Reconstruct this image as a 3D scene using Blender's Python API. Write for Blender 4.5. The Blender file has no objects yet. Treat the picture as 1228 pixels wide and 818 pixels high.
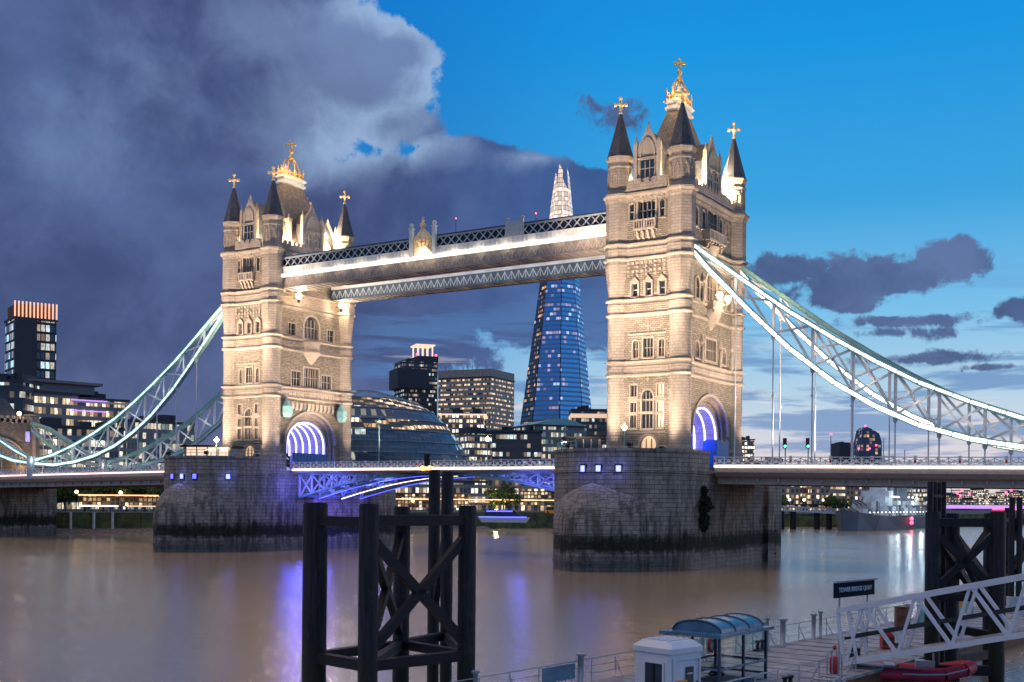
import bpy, bmesh, math, random
from mathutils import Vector, Matrix
R = math.radians
rnd = random.Random(7)
scene = bpy.context.scene
COL = scene.collection

# ------------------------------------------------------------------ camera
CX, CY, CZ, YAW, FPX, YH, ROLL = 117.9045, -167.7004, 9.4519, .5678, 1401.59, 600., .0094
cam = bpy.data.cameras.new('camera')
camo = bpy.data.objects.new('camera', cam); COL.objects.link(camo)
cam.sensor_width = 36; cam.lens = FPX / 1228 * 36
# principal point sits at (614,600) of the 1228x818 frame; the frame centre is (614,409)
cam.shift_y = (YH - 409) * math.cos(ROLL) / 1228
cam.shift_x = -(YH - 409) * math.sin(ROLL) / 1228
cam.clip_end = 20000; cam.clip_start = .5
camo.matrix_world = (Matrix.Translation((CX, CY, CZ)) @ Matrix.Rotation(YAW, 4, 'Z') @ Matrix.Rotation(R(90), 4, 'X')
                     @ Matrix.Rotation(ROLL, 4, 'Z'))
scene.camera = camo
FW = (-math.sin(YAW), math.cos(YAW)); RT = (math.cos(YAW), math.sin(YAW)); CR, SR = math.cos(ROLL), math.sin(ROLL)
# survey helpers: bearing of a thing measured on the photograph + its distance -> its place in metres
def uv(px, py):
    a, b = px - 614, py - YH
    return (a * CR + b * SR) / FPX, (-a * SR + b * CR) / FPX
def AD(px, py, D):
    u, v = uv(px, py)
    return Vector((CX + D * (FW[0] + u * RT[0]), CY + D * (FW[1] + u * RT[1]), CZ - v * D))
def AZ(px, py, z):
    u, v = uv(px, py); return AD(px, py, (CZ - z) / v)
def AY(px, py, Y):
    u, v = uv(px, py); return AD(px, py, (Y - CY) / (FW[1] + u * RT[1]))

# ------------------------------------------------------------------ render settings
scene.render.engine = 'CYCLES'
scene.view_settings.view_transform = 'Standard'; scene.view_settings.look = 'None'
scene.view_settings.exposure = 0; scene.view_settings.gamma = 1
scene.cycles.use_denoising = True
scene.cycles.max_bounces = 6; scene.cycles.diffuse_bounces = 3; scene.cycles.glossy_bounces = 3
scene.cycles.transmission_bounces = 4; scene.cycles.sample_clamp_indirect = 4
scene.cycles.caustics_reflective = False; scene.cycles.caustics_refractive = False

def lin(r, g, b):
    f = lambda c: (c / 255 / 12.92) if c / 255 <= .04045 else ((c / 255 + .055) / 1.055) ** 2.4
    return (f(r), f(g), f(b), 1)

class NT:
    def __init__(s, nt): s.nt = nt
    def n(s, typ, **kw):
        nd = s.nt.nodes.new(typ)
        for k, v in kw.items():
            if k.startswith('i_'): s.put(nd, k[2:], v)
            else: setattr(nd, k, v)
        return nd
    def put(s, nd, key, v):
        inp = nd.inputs[int(key)] if key.isdigit() else nd.inputs[key.replace('_', ' ')]
        if isinstance(v, bpy.types.NodeSocket): s.nt.links.new(v, inp)
        elif isinstance(v, bpy.types.Node): s.nt.links.new(v.outputs[0], inp)
        else: inp.default_value = v
    def m(s, op, a, b=0., c=None, clamp=False):
        nd = s.nt.nodes.new('ShaderNodeMath'); nd.operation = op; nd.use_clamp = clamp
        s.put(nd, '0', a); s.put(nd, '1', b)
        if c is not None: s.put(nd, '2', c)
        return nd.outputs[0]
    def mix(s, f, a, b, blend='MIX'):
        nd = s.nt.nodes.new('ShaderNodeMix'); nd.data_type = 'RGBA'; nd.blend_type = blend
        s.put(nd, '0', f); s.put(nd, '6', a); s.put(nd, '7', b)
        return nd.outputs[2]
    def ramp(s, f, stops, interp='LINEAR'):
        nd = s.nt.nodes.new('ShaderNodeValToRGB'); cr = nd.color_ramp; cr.interpolation = interp
        while len(cr.elements) > 1: cr.elements.remove(cr.elements[0])
        cr.elements[0].position = stops[0][0]; cr.elements[0].color = stops[0][1]
        for p, c in stops[1:]:
            e = cr.elements.new(p); e.color = c
        s.put(nd, '0', f); return nd.outputs[0]
    def smooth(s, x, lo, hi, a=0., b=1.):
        nd = s.nt.nodes.new('ShaderNodeMapRange'); nd.interpolation_type = 'SMOOTHSTEP'
        s.put(nd, '0', x); s.put(nd, '1', lo); s.put(nd, '2', hi); s.put(nd, '3', a); s.put(nd, '4', b)
        return nd.outputs[0]
    def comb(s, x, y, z=0.):
        nd = s.nt.nodes.new('ShaderNodeCombineXYZ'); s.put(nd, '0', x); s.put(nd, '1', y); s.put(nd, '2', z); return nd.outputs[0]
    def noise(s, vec, scale, detail=4., rough=.55, dist=0.):
        nd = s.nt.nodes.new('ShaderNodeTexNoise'); s.put(nd, 'Vector', vec)
        nd.inputs['Scale'].default_value = scale; nd.inputs['Detail'].default_value = detail
        nd.inputs['Roughness'].default_value = rough; nd.inputs['Distortion'].default_value = dist
        return nd.outputs[0]

# ------------------------------------------------------------------ world: dusk sky with clouds, laid out by compass bearing and height angle
world = bpy.data.worlds.new('World'); scene.world = world; world.use_nodes = True
wt = world.node_tree; wt.nodes.clear(); W = NT(wt)
tc = W.n('ShaderNodeTexCoord'); sep = W.n('ShaderNodeSeparateXYZ', i_Vector=tc.outputs['Generated'])
dx, dy, dz = sep.outputs
bf = W.m('ADD', W.m('MULTIPLY', dx, FW[0]), W.m('MULTIPLY', dy, FW[1]))
br = W.m('ADD', W.m('MULTIPLY', dx, RT[0]), W.m('MULTIPLY', dy, RT[1]))
az = W.m('ARCTAN2', br, bf); el = W.m('ARCSINE', dz)
def azel(px, py):
    u, v = uv(px, py); return math.atan(u), math.atan2(-v, math.sqrt(1 + u * u))
pv = W.comb(az, el, 0.)
n_big = W.noise(pv, 7., 8., .6, .4); n_mid = W.noise(pv, 17., 8., .62, .3)
n_fine = W.noise(pv, 48., 8., .65, .5); n_soft = W.noise(W.comb(W.m('MULTIPLY', az, .6), el, 5.), 6., 5., .5, .2)
n_st = W.noise(W.comb(W.m('MULTIPLY', az, 5.), W.m('MULTIPLY', el, 48.)), 1., 6., .6, .5)
n_st2 = W.noise(W.comb(W.m('MULTIPLY', az, 9.), W.m('MULTIPLY', el, 80.), 3.), 1., 5., .6, .6)
def field(blobs):
    out = None
    for (px, py, rx, ry, rot, amp) in blobs:
        a, e = azel(px, py); a2, _ = azel(px + rx, py); _, e2 = azel(px, py - ry)
        rx_, ry_ = abs(a2 - a), abs(e2 - e); c, s_ = math.cos(R(rot)), math.sin(R(rot))
        da = W.m('SUBTRACT', az, a); de = W.m('SUBTRACT', el, e)
        p = W.m('DIVIDE', W.m('ADD', W.m('MULTIPLY', da, c), W.m('MULTIPLY', de, s_)), rx_)
        q = W.m('DIVIDE', W.m('SUBTRACT', W.m('MULTIPLY', de, c), W.m('MULTIPLY', da, s_)), ry_)
        d = W.m('SQRT', W.m('ADD', W.m('MULTIPLY', p, p), W.m('MULTIPLY', q, q)))
        f = W.m('MULTIPLY', W.m('SUBTRACT', 1., d), amp)
        out = f if out is None else W.m('MAXIMUM', out, f)
    return out
def deg(d): return d / 90.
eln = W.m('DIVIDE', el, math.pi / 2)
sky_r = W.ramp(eln, [(0, lin(236, 214, 212)), (deg(2.2), lin(224, 216, 222)), (deg(5), lin(184, 212, 232)), (deg(9), lin(122, 192, 234)),
                     (deg(14), lin(58, 163, 224)), (deg(21), lin(20, 148, 224)), (deg(30), lin(8, 124, 206)), (deg(60), lin(20, 84, 150)), (1, lin(30, 74, 130))])
sky_l = W.ramp(eln, [(0, lin(176, 178, 200)), (deg(3), lin(136, 176, 214)), (deg(7), lin(84, 156, 216)),
                     (deg(14), lin(34, 126, 200)), (deg(24), lin(8, 120, 204)), (deg(40), lin(20, 84, 150)), (1, lin(34, 70, 120))])
nish = W.n('ShaderNodeTexSky', sky_type='NISHITA', sun_disc=False, sun_elevation=R(2.0), sun_rotation=R(70), ozone_density=3., altitude=50)
base = W.mix(W.smooth(az, R(-9), R(7)), sky_l, sky_r)
base = W.mix(.025, base, nish.outputs[0])
# purple cloud masses
big = field([(60, 240, 420, 330, 0, 1.2), (240, 120, 230, 200, 25, 1.), (415, 78, 118, 80, -10, .95), (470, 66, 62, 38, 0, .8), (300, 360, 330, 170, 0, 1.), (470, 150, 60, 40, 0, .5),
             (555, 210, 105, 48, 0, .75), (655, 232, 110, 52, 0, .8), (640, 335, 170, 95, 0, .75), (480, 280, 210, 110, 0, 1.),
             (40, 470, 380, 110, 0, .8)])
fb = W.m('ADD', big, W.m('MULTIPLY', W.m('SUBTRACT', n_big, .5), 1.0))
fb = W.m('ADD', fb, W.m('MULTIPLY_ADD', W.m('SUBTRACT', n_mid, .5), .55, W.m('MULTIPLY', W.m('SUBTRACT', n_fine, .5), .32)))
m_big = W.smooth(fb, .0, .11)
small = field([(1045, 335, 135, 40, 4, .95), (1140, 308, 72, 34, 0, .95), (950, 322, 78, 28, 0, .8), (1010, 356, 110, 24, 0, .7), (1228, 370, 44, 18, 0, .7), (1120, 430, 150, 12, 0, .5), (1080, 385, 110, 12, 0, .5), (1200, 440, 90, 9, 0, .5), (735, 140, 52, 34, 0, .42),
               (1060, 400, 90, 12, 0, .42)])
fs = W.m('ADD', small, W.m('MULTIPLY_ADD', W.m('SUBTRACT', n_mid, .5), 1.5, W.m('MULTIPLY', W.m('SUBTRACT', n_fine, .5), .8)))
m_small = W.smooth(fs, .12, .34)
# sunlit crest of the cumulus
pale = field([(455, 70, 110, 80, -15, 1.2), (400, 140, 150, 110, 0, 1.), (320, 40, 110, 90, 0, .6), (510, 185, 90, 40, 0, .7), (640, 190, 120, 22, 0, .35), (180, 110, 160, 90, 30, .3)])
fp = W.m('ADD', pale, W.m('MULTIPLY_ADD', W.m('SUBTRACT', n_mid, .5), .9, W.m('MULTIPLY', W.m('SUBTRACT', n_soft, .5), 1.0)))
rim = W.smooth(fb, .55, .0)
m_pale = W.m('MULTIPLY', W.smooth(fp, -.05, .6), W.m('MULTIPLY_ADD', rim, .6, .22))
purp = W.mix(W.smooth(W.m('ADD', W.m('MULTIPLY', n_big, .6), W.m('MULTIPLY', n_mid, .4)), .38, .68), lin(64, 70, 110), lin(90, 100, 144))
purp = W.mix(W.m('MULTIPLY', W.smooth(el, R(8), R(1)), .35), purp, lin(86, 82, 108))
purp = W.mix(W.m('MULTIPLY', W.smooth(n_soft, .42, .7), W.smooth(el, R(9), R(22), .25, .8)), purp, lin(98, 122, 170))
purp = W.mix(W.smooth(az, R(-9), R(2), 0., .34), purp, lin(52, 98, 168))
purp = W.mix(m_pale, purp, lin(168, 196, 230))
sk = W.mix(W.m('MULTIPLY', m_big, .93), base, purp)
# streaky low cloud
st = W.m('MULTIPLY', W.smooth(n_st, .47, .58), W.m('MULTIPLY', W.smooth(el, R(12), R(6)), W.smooth(az, R(-9), R(-6))))
sk = W.mix(W.m('MULTIPLY', st, .7), sk, lin(88, 134, 190))
st2 = W.m('MULTIPLY', W.smooth(n_st2, .58, .7), W.m('MULTIPLY', W.smooth(el, R(9), R(4)), W.smooth(az, R(-9), R(-6))))
sk = W.mix(W.m('MULTIPLY', st2, .75), sk, lin(236, 224, 224))
sk = W.mix(W.m('MULTIPLY', m_small, .94), sk, W.mix(W.smooth(n_big, .35, .65), lin(66, 82, 124), lin(98, 116, 162)))
# unseen bright warm overhead cloud, added to lighten the water and piers
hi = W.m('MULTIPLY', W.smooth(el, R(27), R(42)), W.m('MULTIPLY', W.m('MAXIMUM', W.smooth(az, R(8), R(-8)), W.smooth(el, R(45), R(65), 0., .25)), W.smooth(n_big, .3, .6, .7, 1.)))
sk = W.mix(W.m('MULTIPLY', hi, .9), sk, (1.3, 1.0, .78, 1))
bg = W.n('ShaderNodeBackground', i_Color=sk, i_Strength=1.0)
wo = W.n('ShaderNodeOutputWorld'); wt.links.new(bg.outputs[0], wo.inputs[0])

sun = bpy.data.lights.new('sun', 'SUN'); sun.energy = .25; sun.angle = R(20); sun.color = (1, .78, .66)
suno = bpy.data.objects.new('sun', sun); COL.objects.link(suno)
# last afterglow from the right, beyond the river
sd = Vector((FW[0] * .35 + RT[0] * .9, FW[1] * .35 + RT[1] * .9, .22))
suno.rotation_euler = sd.to_track_quat('Z', 'Y').to_euler(); suno.location = (200, 0, 120)

# ------------------------------------------------------------------ materials
MATS = {}
def new_mat(name):
    m = bpy.data.materials.new(name); m.use_nodes = True; m.node_tree.nodes.clear()
    T = NT(m.node_tree)
    p = T.n('ShaderNodeBsdfPrincipled'); o = T.n('ShaderNodeOutputMaterial'); m.node_tree.links.new(p.outputs[0], o.inputs[0])
    MATS[name] = m
    return m, T, p
def plain(name, col, rough=.6, metal=0., var=.15, scale=1.5, bump=0., spec=.5):
    m, T, p = new_mat(name)
    t = T.n('ShaderNodeTexCoord')
    n = T.noise(t.outputs['Object'], scale, 5., .6)
    f = T.smooth(n, .3, .7)
    c = tuple(col) + (1,)
    a = tuple(x * (1 - var) for x in col) + (1,); b = tuple(min(1, x * (1 + var)) for x in col) + (1,)
    T.put(p, 'Base Color', T.mix(f, a, b)); p.inputs['Metallic'].default_value = metal
    T.put(p, 'Roughness', T.smooth(n, .2, .8, max(.02, rough - .1), min(1, rough + .1)))
    p.inputs['Specular IOR Level'].default_value = spec
    if bump:
        b_ = T.n('ShaderNodeBump', i_Height=T.noise(t.outputs['Object'], scale * 6, 4., .6)); b_.inputs['Strength'].default_value = bump; b_.inputs['Distance'].default_value = .05
        T.put(p, 'Normal', b_)
    return m
def emit(name, col, strength, base=(.8, .8, .8)):
    m, T, p = new_mat(name)
    p.inputs['Base Color'].default_value = base + (1,)
    p.inputs['Emission Color'].default_value = tuple(col) + (1,); p.inputs['Emission Strength'].default_value = strength
    return m
def stone(name, c1, c2, mortar, bw, bh, msize, bump=.5, stain=.35, roughn=0.):
    m, T, p = new_mat(name)
    uvn = T.n('ShaderNodeUVMap'); ob = T.n('ShaderNodeTexCoord').outputs['Object']
    vec = uvn.outputs[0]
    if roughn:
        w = T.n('ShaderNodeVectorMath', operation='MULTIPLY_ADD')
        nn = T.n('ShaderNodeTexNoise', i_Vector=vec); nn.inputs['Scale'].default_value = 1.2
        T.put(w, '0', nn.outputs['Color']); w.inputs[1].default_value = (roughn,) * 3; T.put(w, '2', vec); vec = w.outputs[0]
    b = T.n('ShaderNodeTexBrick', offset=.5, i_Vector=vec)
    for k, v in (('Color1', c1 + (1,)), ('Color2', c2 + (1,)), ('Mortar', mortar + (1,)), ('Scale', 1.), ('Mortar Size', msize), ('Mortar Smooth', .3), ('Bias', 0.), ('Brick Width', bw), ('Row Height', bh)):
        b.inputs[k].default_value = v
    n1 = T.noise(T.n('ShaderNodeVectorMath', operation='MULTIPLY', i_0=ob, i_1=(1, 1, .35)), .35, 6., .65)
    n2 = T.noise(ob, 3., 5., .6)
    c = T.mix(T.m('MULTIPLY', T.smooth(n1, .42, .7), stain), b.outputs[0], tuple(x * .35 for x in c1) + (1,))
    c = T.mix(T.smooth(n2, .35, .75, 0., .3), c, tuple(x * 1.3 for x in c2) + (1,))
    T.put(p, 'Base Color', c); p.inputs['Roughness'].default_value = .85; p.inputs['Specular IOR Level'].default_value = .25
    h = T.m('ADD', T.m('MULTIPLY', b.outputs[1], -1.), T.m('MULTIPLY', T.noise(vec, 6. if roughn else 9., 4., .6), 1.2 if roughn else .4))
    bp = T.n('ShaderNodeBump', i_Height=h); bp.inputs['Strength'].default_value = bump; bp.inputs['Distance'].default_value = .08
    T.put(p, 'Normal', bp)
    return m
stone('ashlar', (.43, .365, .31), (.33, .28, .235), (.13, .105, .085), 1.1, .45, .022, .7, .5)
stone('rubble', (.41, .355, .285), (.22, .186, .148), (.08, .066, .055), .62, .30, .034, 1., .5, .12)
stone('carved', (.48, .41, .345), (.40, .34, .285), (.2, .16, .12), .8, .4, .012, .6, .35)
# granite of the piers with tide marks: a height band of weed and a wet, dark foot
def pier_mat():
    m, T, p = new_mat('pier_granite')
    uvn = T.n('ShaderNodeUVMap').outputs[0]; ob = T.n('ShaderNodeTexCoord').outputs['Object']
    b = T.n('ShaderNodeTexBrick', offset=.5, i_Vector=uvn)
    for k, v in (('Color1', (.38, .325, .275, 1)), ('Color2', (.27, .228, .195, 1)), ('Mortar', (.05, .04, .034, 1)), ('Scale', 1.), ('Mortar Size', .03), ('Mortar Smooth', .3), ('Brick Width', 1.5), ('Row Height', .62)):
        b.inputs[k].default_value = v
    z = T.n('ShaderNodeSeparateXYZ', i_Vector=ob).outputs[2]
    n1 = T.noise(ob, .16, 6., .65); n2 = T.noise(T.n('ShaderNodeVectorMath', operation='MULTIPLY', i_0=ob, i_1=(1, 1, .22)), .9, 6., .65); n3 = T.noise(ob, .9, 6., .7)
    c = T.mix(T.m('MULTIPLY', T.smooth(n2, .42, .62), T.smooth(z, 5., 11., .85, .5)), b.outputs[0], (.045, .038, .036, 1))
    c = T.mix(T.smooth(n1, .5, .75, 0., .5), c, (.25, .21, .185, 1))
    zz = T.m('ADD', z, T.m('ADD', T.m('MULTIPLY', T.m('SUBTRACT', n3, .5), 2.2), T.m('MULTIPLY', T.m('SUBTRACT', n1, .5), 2.6)))
    weed = T.m('MULTIPLY', T.smooth(zz, 2.1, 2.9), T.smooth(zz, 5.6, 4.0))
    c = T.mix(T.m('MULTIPLY', weed, .93), c, T.mix(T.smooth(n3, .45, .7), (.006, .007, .005, 1), (.022, .034, .010, 1)))
    wet = T.smooth(zz, 2.6, 1.4)
    c = T.mix(T.m('MULTIPLY', wet, .6), c, (.035, .034, .028, 1))
    T.put(p, 'Base Color', c); T.put(p, 'Roughness', T.smooth(zz, 1., 3.5, .45, .85)); p.inputs['Specular IOR Level'].default_value = .25
    h = T.m('ADD', T.m('MULTIPLY', b.outputs[1], -1.), T.m('MULTIPLY', n3, .5))
    bp = T.n('ShaderNodeBump', i_Height=h); bp.inputs['Strength'].default_value = .7; bp.inputs['Distance'].default_value = .12
    T.put(p, 'Normal', bp)
pier_mat()
def slate(name, c1, c2):
    m, T, p = new_mat(name)
    uvn = T.n('ShaderNodeUVMap').outputs[0]
    b = T.n('ShaderNodeTexBrick', offset=.5, i_Vector=uvn)
    for k, v in (('Color1', c1 + (1,)), ('Color2', c2 + (1,)), ('Mortar', tuple(x * .3 for x in c1) + (1,)), ('Scale', 1.), ('Mortar Size', .03), ('Brick Width', .5), ('Row Height', .38)):
        b.inputs[k].default_value = v
    ob = T.n('ShaderNodeTexCoord').outputs['Object']
    T.put(p, 'Base Color', T.mix(T.smooth(T.noise(ob, 1.5, 5.), .45, .7, 0., .6), b.outputs[0], tuple(x * 1.9 for x in c2) + (1,)))
    p.inputs['Roughness'].default_value = .7
    bp = T.n('ShaderNodeBump', i_Height=b.outputs[1], invert=True); bp.inputs['Strength'].default_value = .6; bp.inputs['Distance'].default_value = .06
    T.put(p, 'Normal', bp)
slate('roof_slate', (.30, .25, .185), (.22, .18, .135))
slate('dark_slate', (.075, .08, .10), (.045, .05, .065))
plain('gold', (1.0, .56, .16), .35, .6, .1)
plain('gilt_paint', (.80, .58, .28), .4, .1, .15)
plain('walkway_paint', (.27, .245, .22), .5, 0, .2)
plain('teal_paint', (.22, .42, .42), .45, 0, .15)
plain('dark_panel', (.07, .12, .17), .5, 0, .2)
plain('blue_steel', (.16, .26, .34), .5, 0, .2)
plain('dark_blue', (.02, .05, .10), .4, 0, .2)
plain('pale_paint', (.55, .58, .60), .45, 0, .1)
plain('white_paint', (.78, .77, .74), .5, 0, .08)
plain('grey_paint', (.42, .45, .50), .5, 0, .12)
plain('railing_grey', (.36, .38, .42), .5, .2, .12)
plain('hoarding_blue', (.02, .14, .42), .5, 0, .1)
plain('tarmac', (.05, .05, .05), .85, 0, .2, 2.)
def timber_mat():
    m, T, p = new_mat('dark_timber')
    ob = T.n('ShaderNodeTexCoord').outputs['Object']; z = T.n('ShaderNodeSeparateXYZ', i_Vector=ob).outputs[2]
    g = T.noise(T.n('ShaderNodeVectorMath', operation='MULTIPLY', i_0=ob, i_1=(7, 7, .5)), 1., 6., .7); n = T.noise(ob, 1.3, 5., .65)
    c = T.mix(T.smooth(g, .4, .65), (.005, .005, .008, 1), (.024, .024, .034, 1))
    c = T.mix(T.smooth(n, .58, .72, 0., .7), c, (.045, .035, .03, 1))
    zz = T.m('ADD', z, T.m('MULTIPLY', n, 2.)); c = T.mix(T.smooth(zz, 5.2, 3.2, 0., .8), c, (.012, .018, .008, 1))
    T.put(p, 'Base Color', c); p.inputs['Roughness'].default_value = .62; p.inputs['Specular IOR Level'].default_value = .3
    b = T.n('ShaderNodeBump', i_Height=g); b.inputs['Strength'].default_value = .8; b.inputs['Distance'].default_value = .04; T.put(p, 'Normal', b)
timber_mat()
plain('dark_steel', (.009, .009, .012), .6, 0, .5, 4., .3, .25)
plain('black', (.012, .012, .014), .5)
plain('rust', (.16, .065, .03), .8, 0, .5, 2., .4)
plain('fascia_brown', (.46, .35, .29), .5, 0, .12)
plain('concrete', (.30, .27, .25), .85, 0, .2, .6)
plain('pontoon_deck', (.27, .26, .28), .6, 0, .45, .9, .3)
plain('kiosk_white', (.62, .64, .72), .45, 0, .05)
plain('roof_blue', (.07, .17, .27), .3, 0, .15)
plain('red_rubber', (.50, .025, .07), .5, 0, .15)
plain('red_paint', (.45, .03, .03), .5, 0, .15)
plain('orange_paint', (.75, .30, .02), .5, 0, .1)
plain('navy_board', (.008, .022, .04), .8, 0, .1, 1., 0, .1)
plain('ship_grey', (.30, .33, .38), .6, 0, .2, .15)
plain('ship_dark', (.10, .11, .14), .6, 0, .25, .1)
plain('gravel', (.20, .15, .12), .95, 0, .45, 1.2, .9)
plain('foliage', (.055, .10, .022), .85, 0, .45, .8)
plain('dark_foliage', (.012, .018, .008), .9, 0, .4, .8)
plain('bark', (.07, .05, .035), .9)
plain('far_dark', (.03, .035, .05), .7, 0, .2, .05)
plain('far_grey', (.16, .16, .18), .8, 0, .2, .05)
plain('land', (.05, .045, .035), .95, 0, .3, .02)
plain('glass_dark', (.02, .03, .045), .12, 0, .1)
emit('led_white', (1., .86, .72), 4.0)
emit('led_warm', (1., .80, .62), 3.2)
emit('led_pink', (1., .72, .68), 2.2)
emit('led_cool', (.66, .93, .90), 1.25)
emit('led_violet', (.70, .68, 1.), 2.6)
emit('led_blue', (.06, .07, 1.), 3.0)
emit('led_purple', (.68, .24, 1.), .9)
emit('lamp_warm', (1., .70, .38), 16.)
emit('lamp_amber', (1., .38, .03), 9.)
emit('lamp_red', (1., .04, .12), 5.)
emit('lamp_blue', (.07, .06, 1.), 2.6)
emit('lamp_green', (.05, 1., .45), 4.)
emit('lit_window', (1., .55, .20), .75)
emit('lit_orange', (1., .45, .14), 2.4)
emit('lit_soft', (1., .66, .38), 1.0)
def water_mat():
    m, T, p = new_mat('river_water')
    ob = T.n('ShaderNodeTexCoord').outputs['Object']
    rot = T.n('ShaderNodeMapping', i_Vector=ob); rot.inputs['Rotation'].default_value = (0, 0, -YAW); 
    sc = T.n('ShaderNodeVectorMath', operation='MULTIPLY', i_0=rot.outputs[0], i_1=(.22, 1., 1))
    h1 = T.noise(sc.outputs[0], 5., 6., .75); h2 = T.noise(ob, .07, 4., .6); h3 = T.noise(sc.outputs[0], .35, 4., .55)
    h4 = T.noise(sc.outputs[0], .95, 3., .6, .4)
    h = T.m('ADD', T.m('MULTIPLY', h1, .085), T.m('MULTIPLY_ADD', h4, .26, T.m('MULTIPLY', h3, .10)))
    bp = T.n('ShaderNodeBump', i_Height=h); bp.inputs['Strength'].default_value = .24; bp.inputs['Distance'].default_value = 1.
    T.put(p, 'Normal', bp)
    T.put(p, 'Base Color', T.mix(T.smooth(h2, .35, .65), (.42, .305, .19, 1), (.34, .25, .16, 1)))
    T.put(p, 'Roughness', T.smooth(h2, .3, .7, .13, .22)); p.inputs['Specular IOR Level'].default_value = 0.
    g = T.n('ShaderNodeBsdfGlossy', i_Color=(.92, .92, .95, 1)); T.put(g, 'Roughness', T.smooth(h2, .3, .7, .10, .18)); T.put(g, 'Normal', bp)
    mx = T.n('ShaderNodeMixShader'); mx.inputs[0].default_value = .62; T.put(mx, '1', p); T.put(mx, '2', g)
    o = [x for x in m.node_tree.nodes if x.type == 'OUTPUT_MATERIAL'][0]; m.node_tree.links.new(mx.outputs[0], o.inputs[0])
water_mat()
def facade(name, wall, glass, cw, ch, fx, fy, lit, litcol, strength, rough=.2, cold=None, runs=0., metal=0., floor=.10):
    """window grid in metres; cells lit at random; runs>0 lights stretches of a floor together"""
    m, T, p = new_mat(name)
    uvn = T.n('ShaderNodeSeparateXYZ', i_Vector=T.n('ShaderNodeUVMap').outputs[0])
    U = T.m('DIVIDE', uvn.outputs[0], cw); V = T.m('DIVIDE', uvn.outputs[1], ch)
    fu, fv = T.m('FRACT', U), T.m('FRACT', V); cu, cv = T.m('FLOOR', U), T.m('FLOOR', V)
    inw = T.m('MULTIPLY', T.m('MULTIPLY', T.m('GREATER_THAN', fu, fx), T.m('LESS_THAN', fu, 1 - fx)), T.m('MULTIPLY', T.m('GREATER_THAN', fv, fy), T.m('LESS_THAN', fv, 1 - fy)))
    wn = T.n('ShaderNodeTexWhiteNoise', noise_dimensions='2D', i_Vector=T.comb(cu, cv)).outputs[0]
    if runs:
        wn2 = T.noise(T.comb(T.m('MULTIPLY', cu, runs), T.m('MULTIPLY', cv, 1.7)), 1., 2., .5)
        wn = T.m('ADD', T.m('MULTIPLY', wn, .35), T.m('MULTIPLY', wn2, .9))
        on = T.m('GREATER_THAN', wn, 1.02 - lit * .6)
    else:
        on = T.m('GREATER_THAN', wn, 1 - lit)
    br_ = T.n('ShaderNodeTexWhiteNoise', noise_dimensions='2D', i_Vector=T.comb(cv, cu)).outputs[0]
    br_ = T.m('MULTIPLY', T.m('POWER', br_, 1.7), T.smooth(T.noise(T.comb(T.m('MULTIPLY', U, 3.1), T.m('MULTIPLY', V, 2.3)), 1., 3., .6), .3, .62, .25, 1.15))
    fac = T.m('MULTIPLY', inw, on)
    T.put(p, 'Base Color', T.mix(inw, wall + (1,), glass + (1,)))
    T.put(p, 'Roughness', T.m('SUBTRACT', .8, T.m('MULTIPLY', inw, .8 - rough)))
    p.inputs['Metallic'].default_value = metal
    ec = T.mix(br_, litcol + (1,), (cold or litcol) + (1,))
    T.put(p, 'Emission Color', ec)
    T.put(p, 'Emission Strength', T.m('MULTIPLY', fac, T.m('MULTIPLY', T.m('ADD', floor, br_), strength)))
    return m

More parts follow.
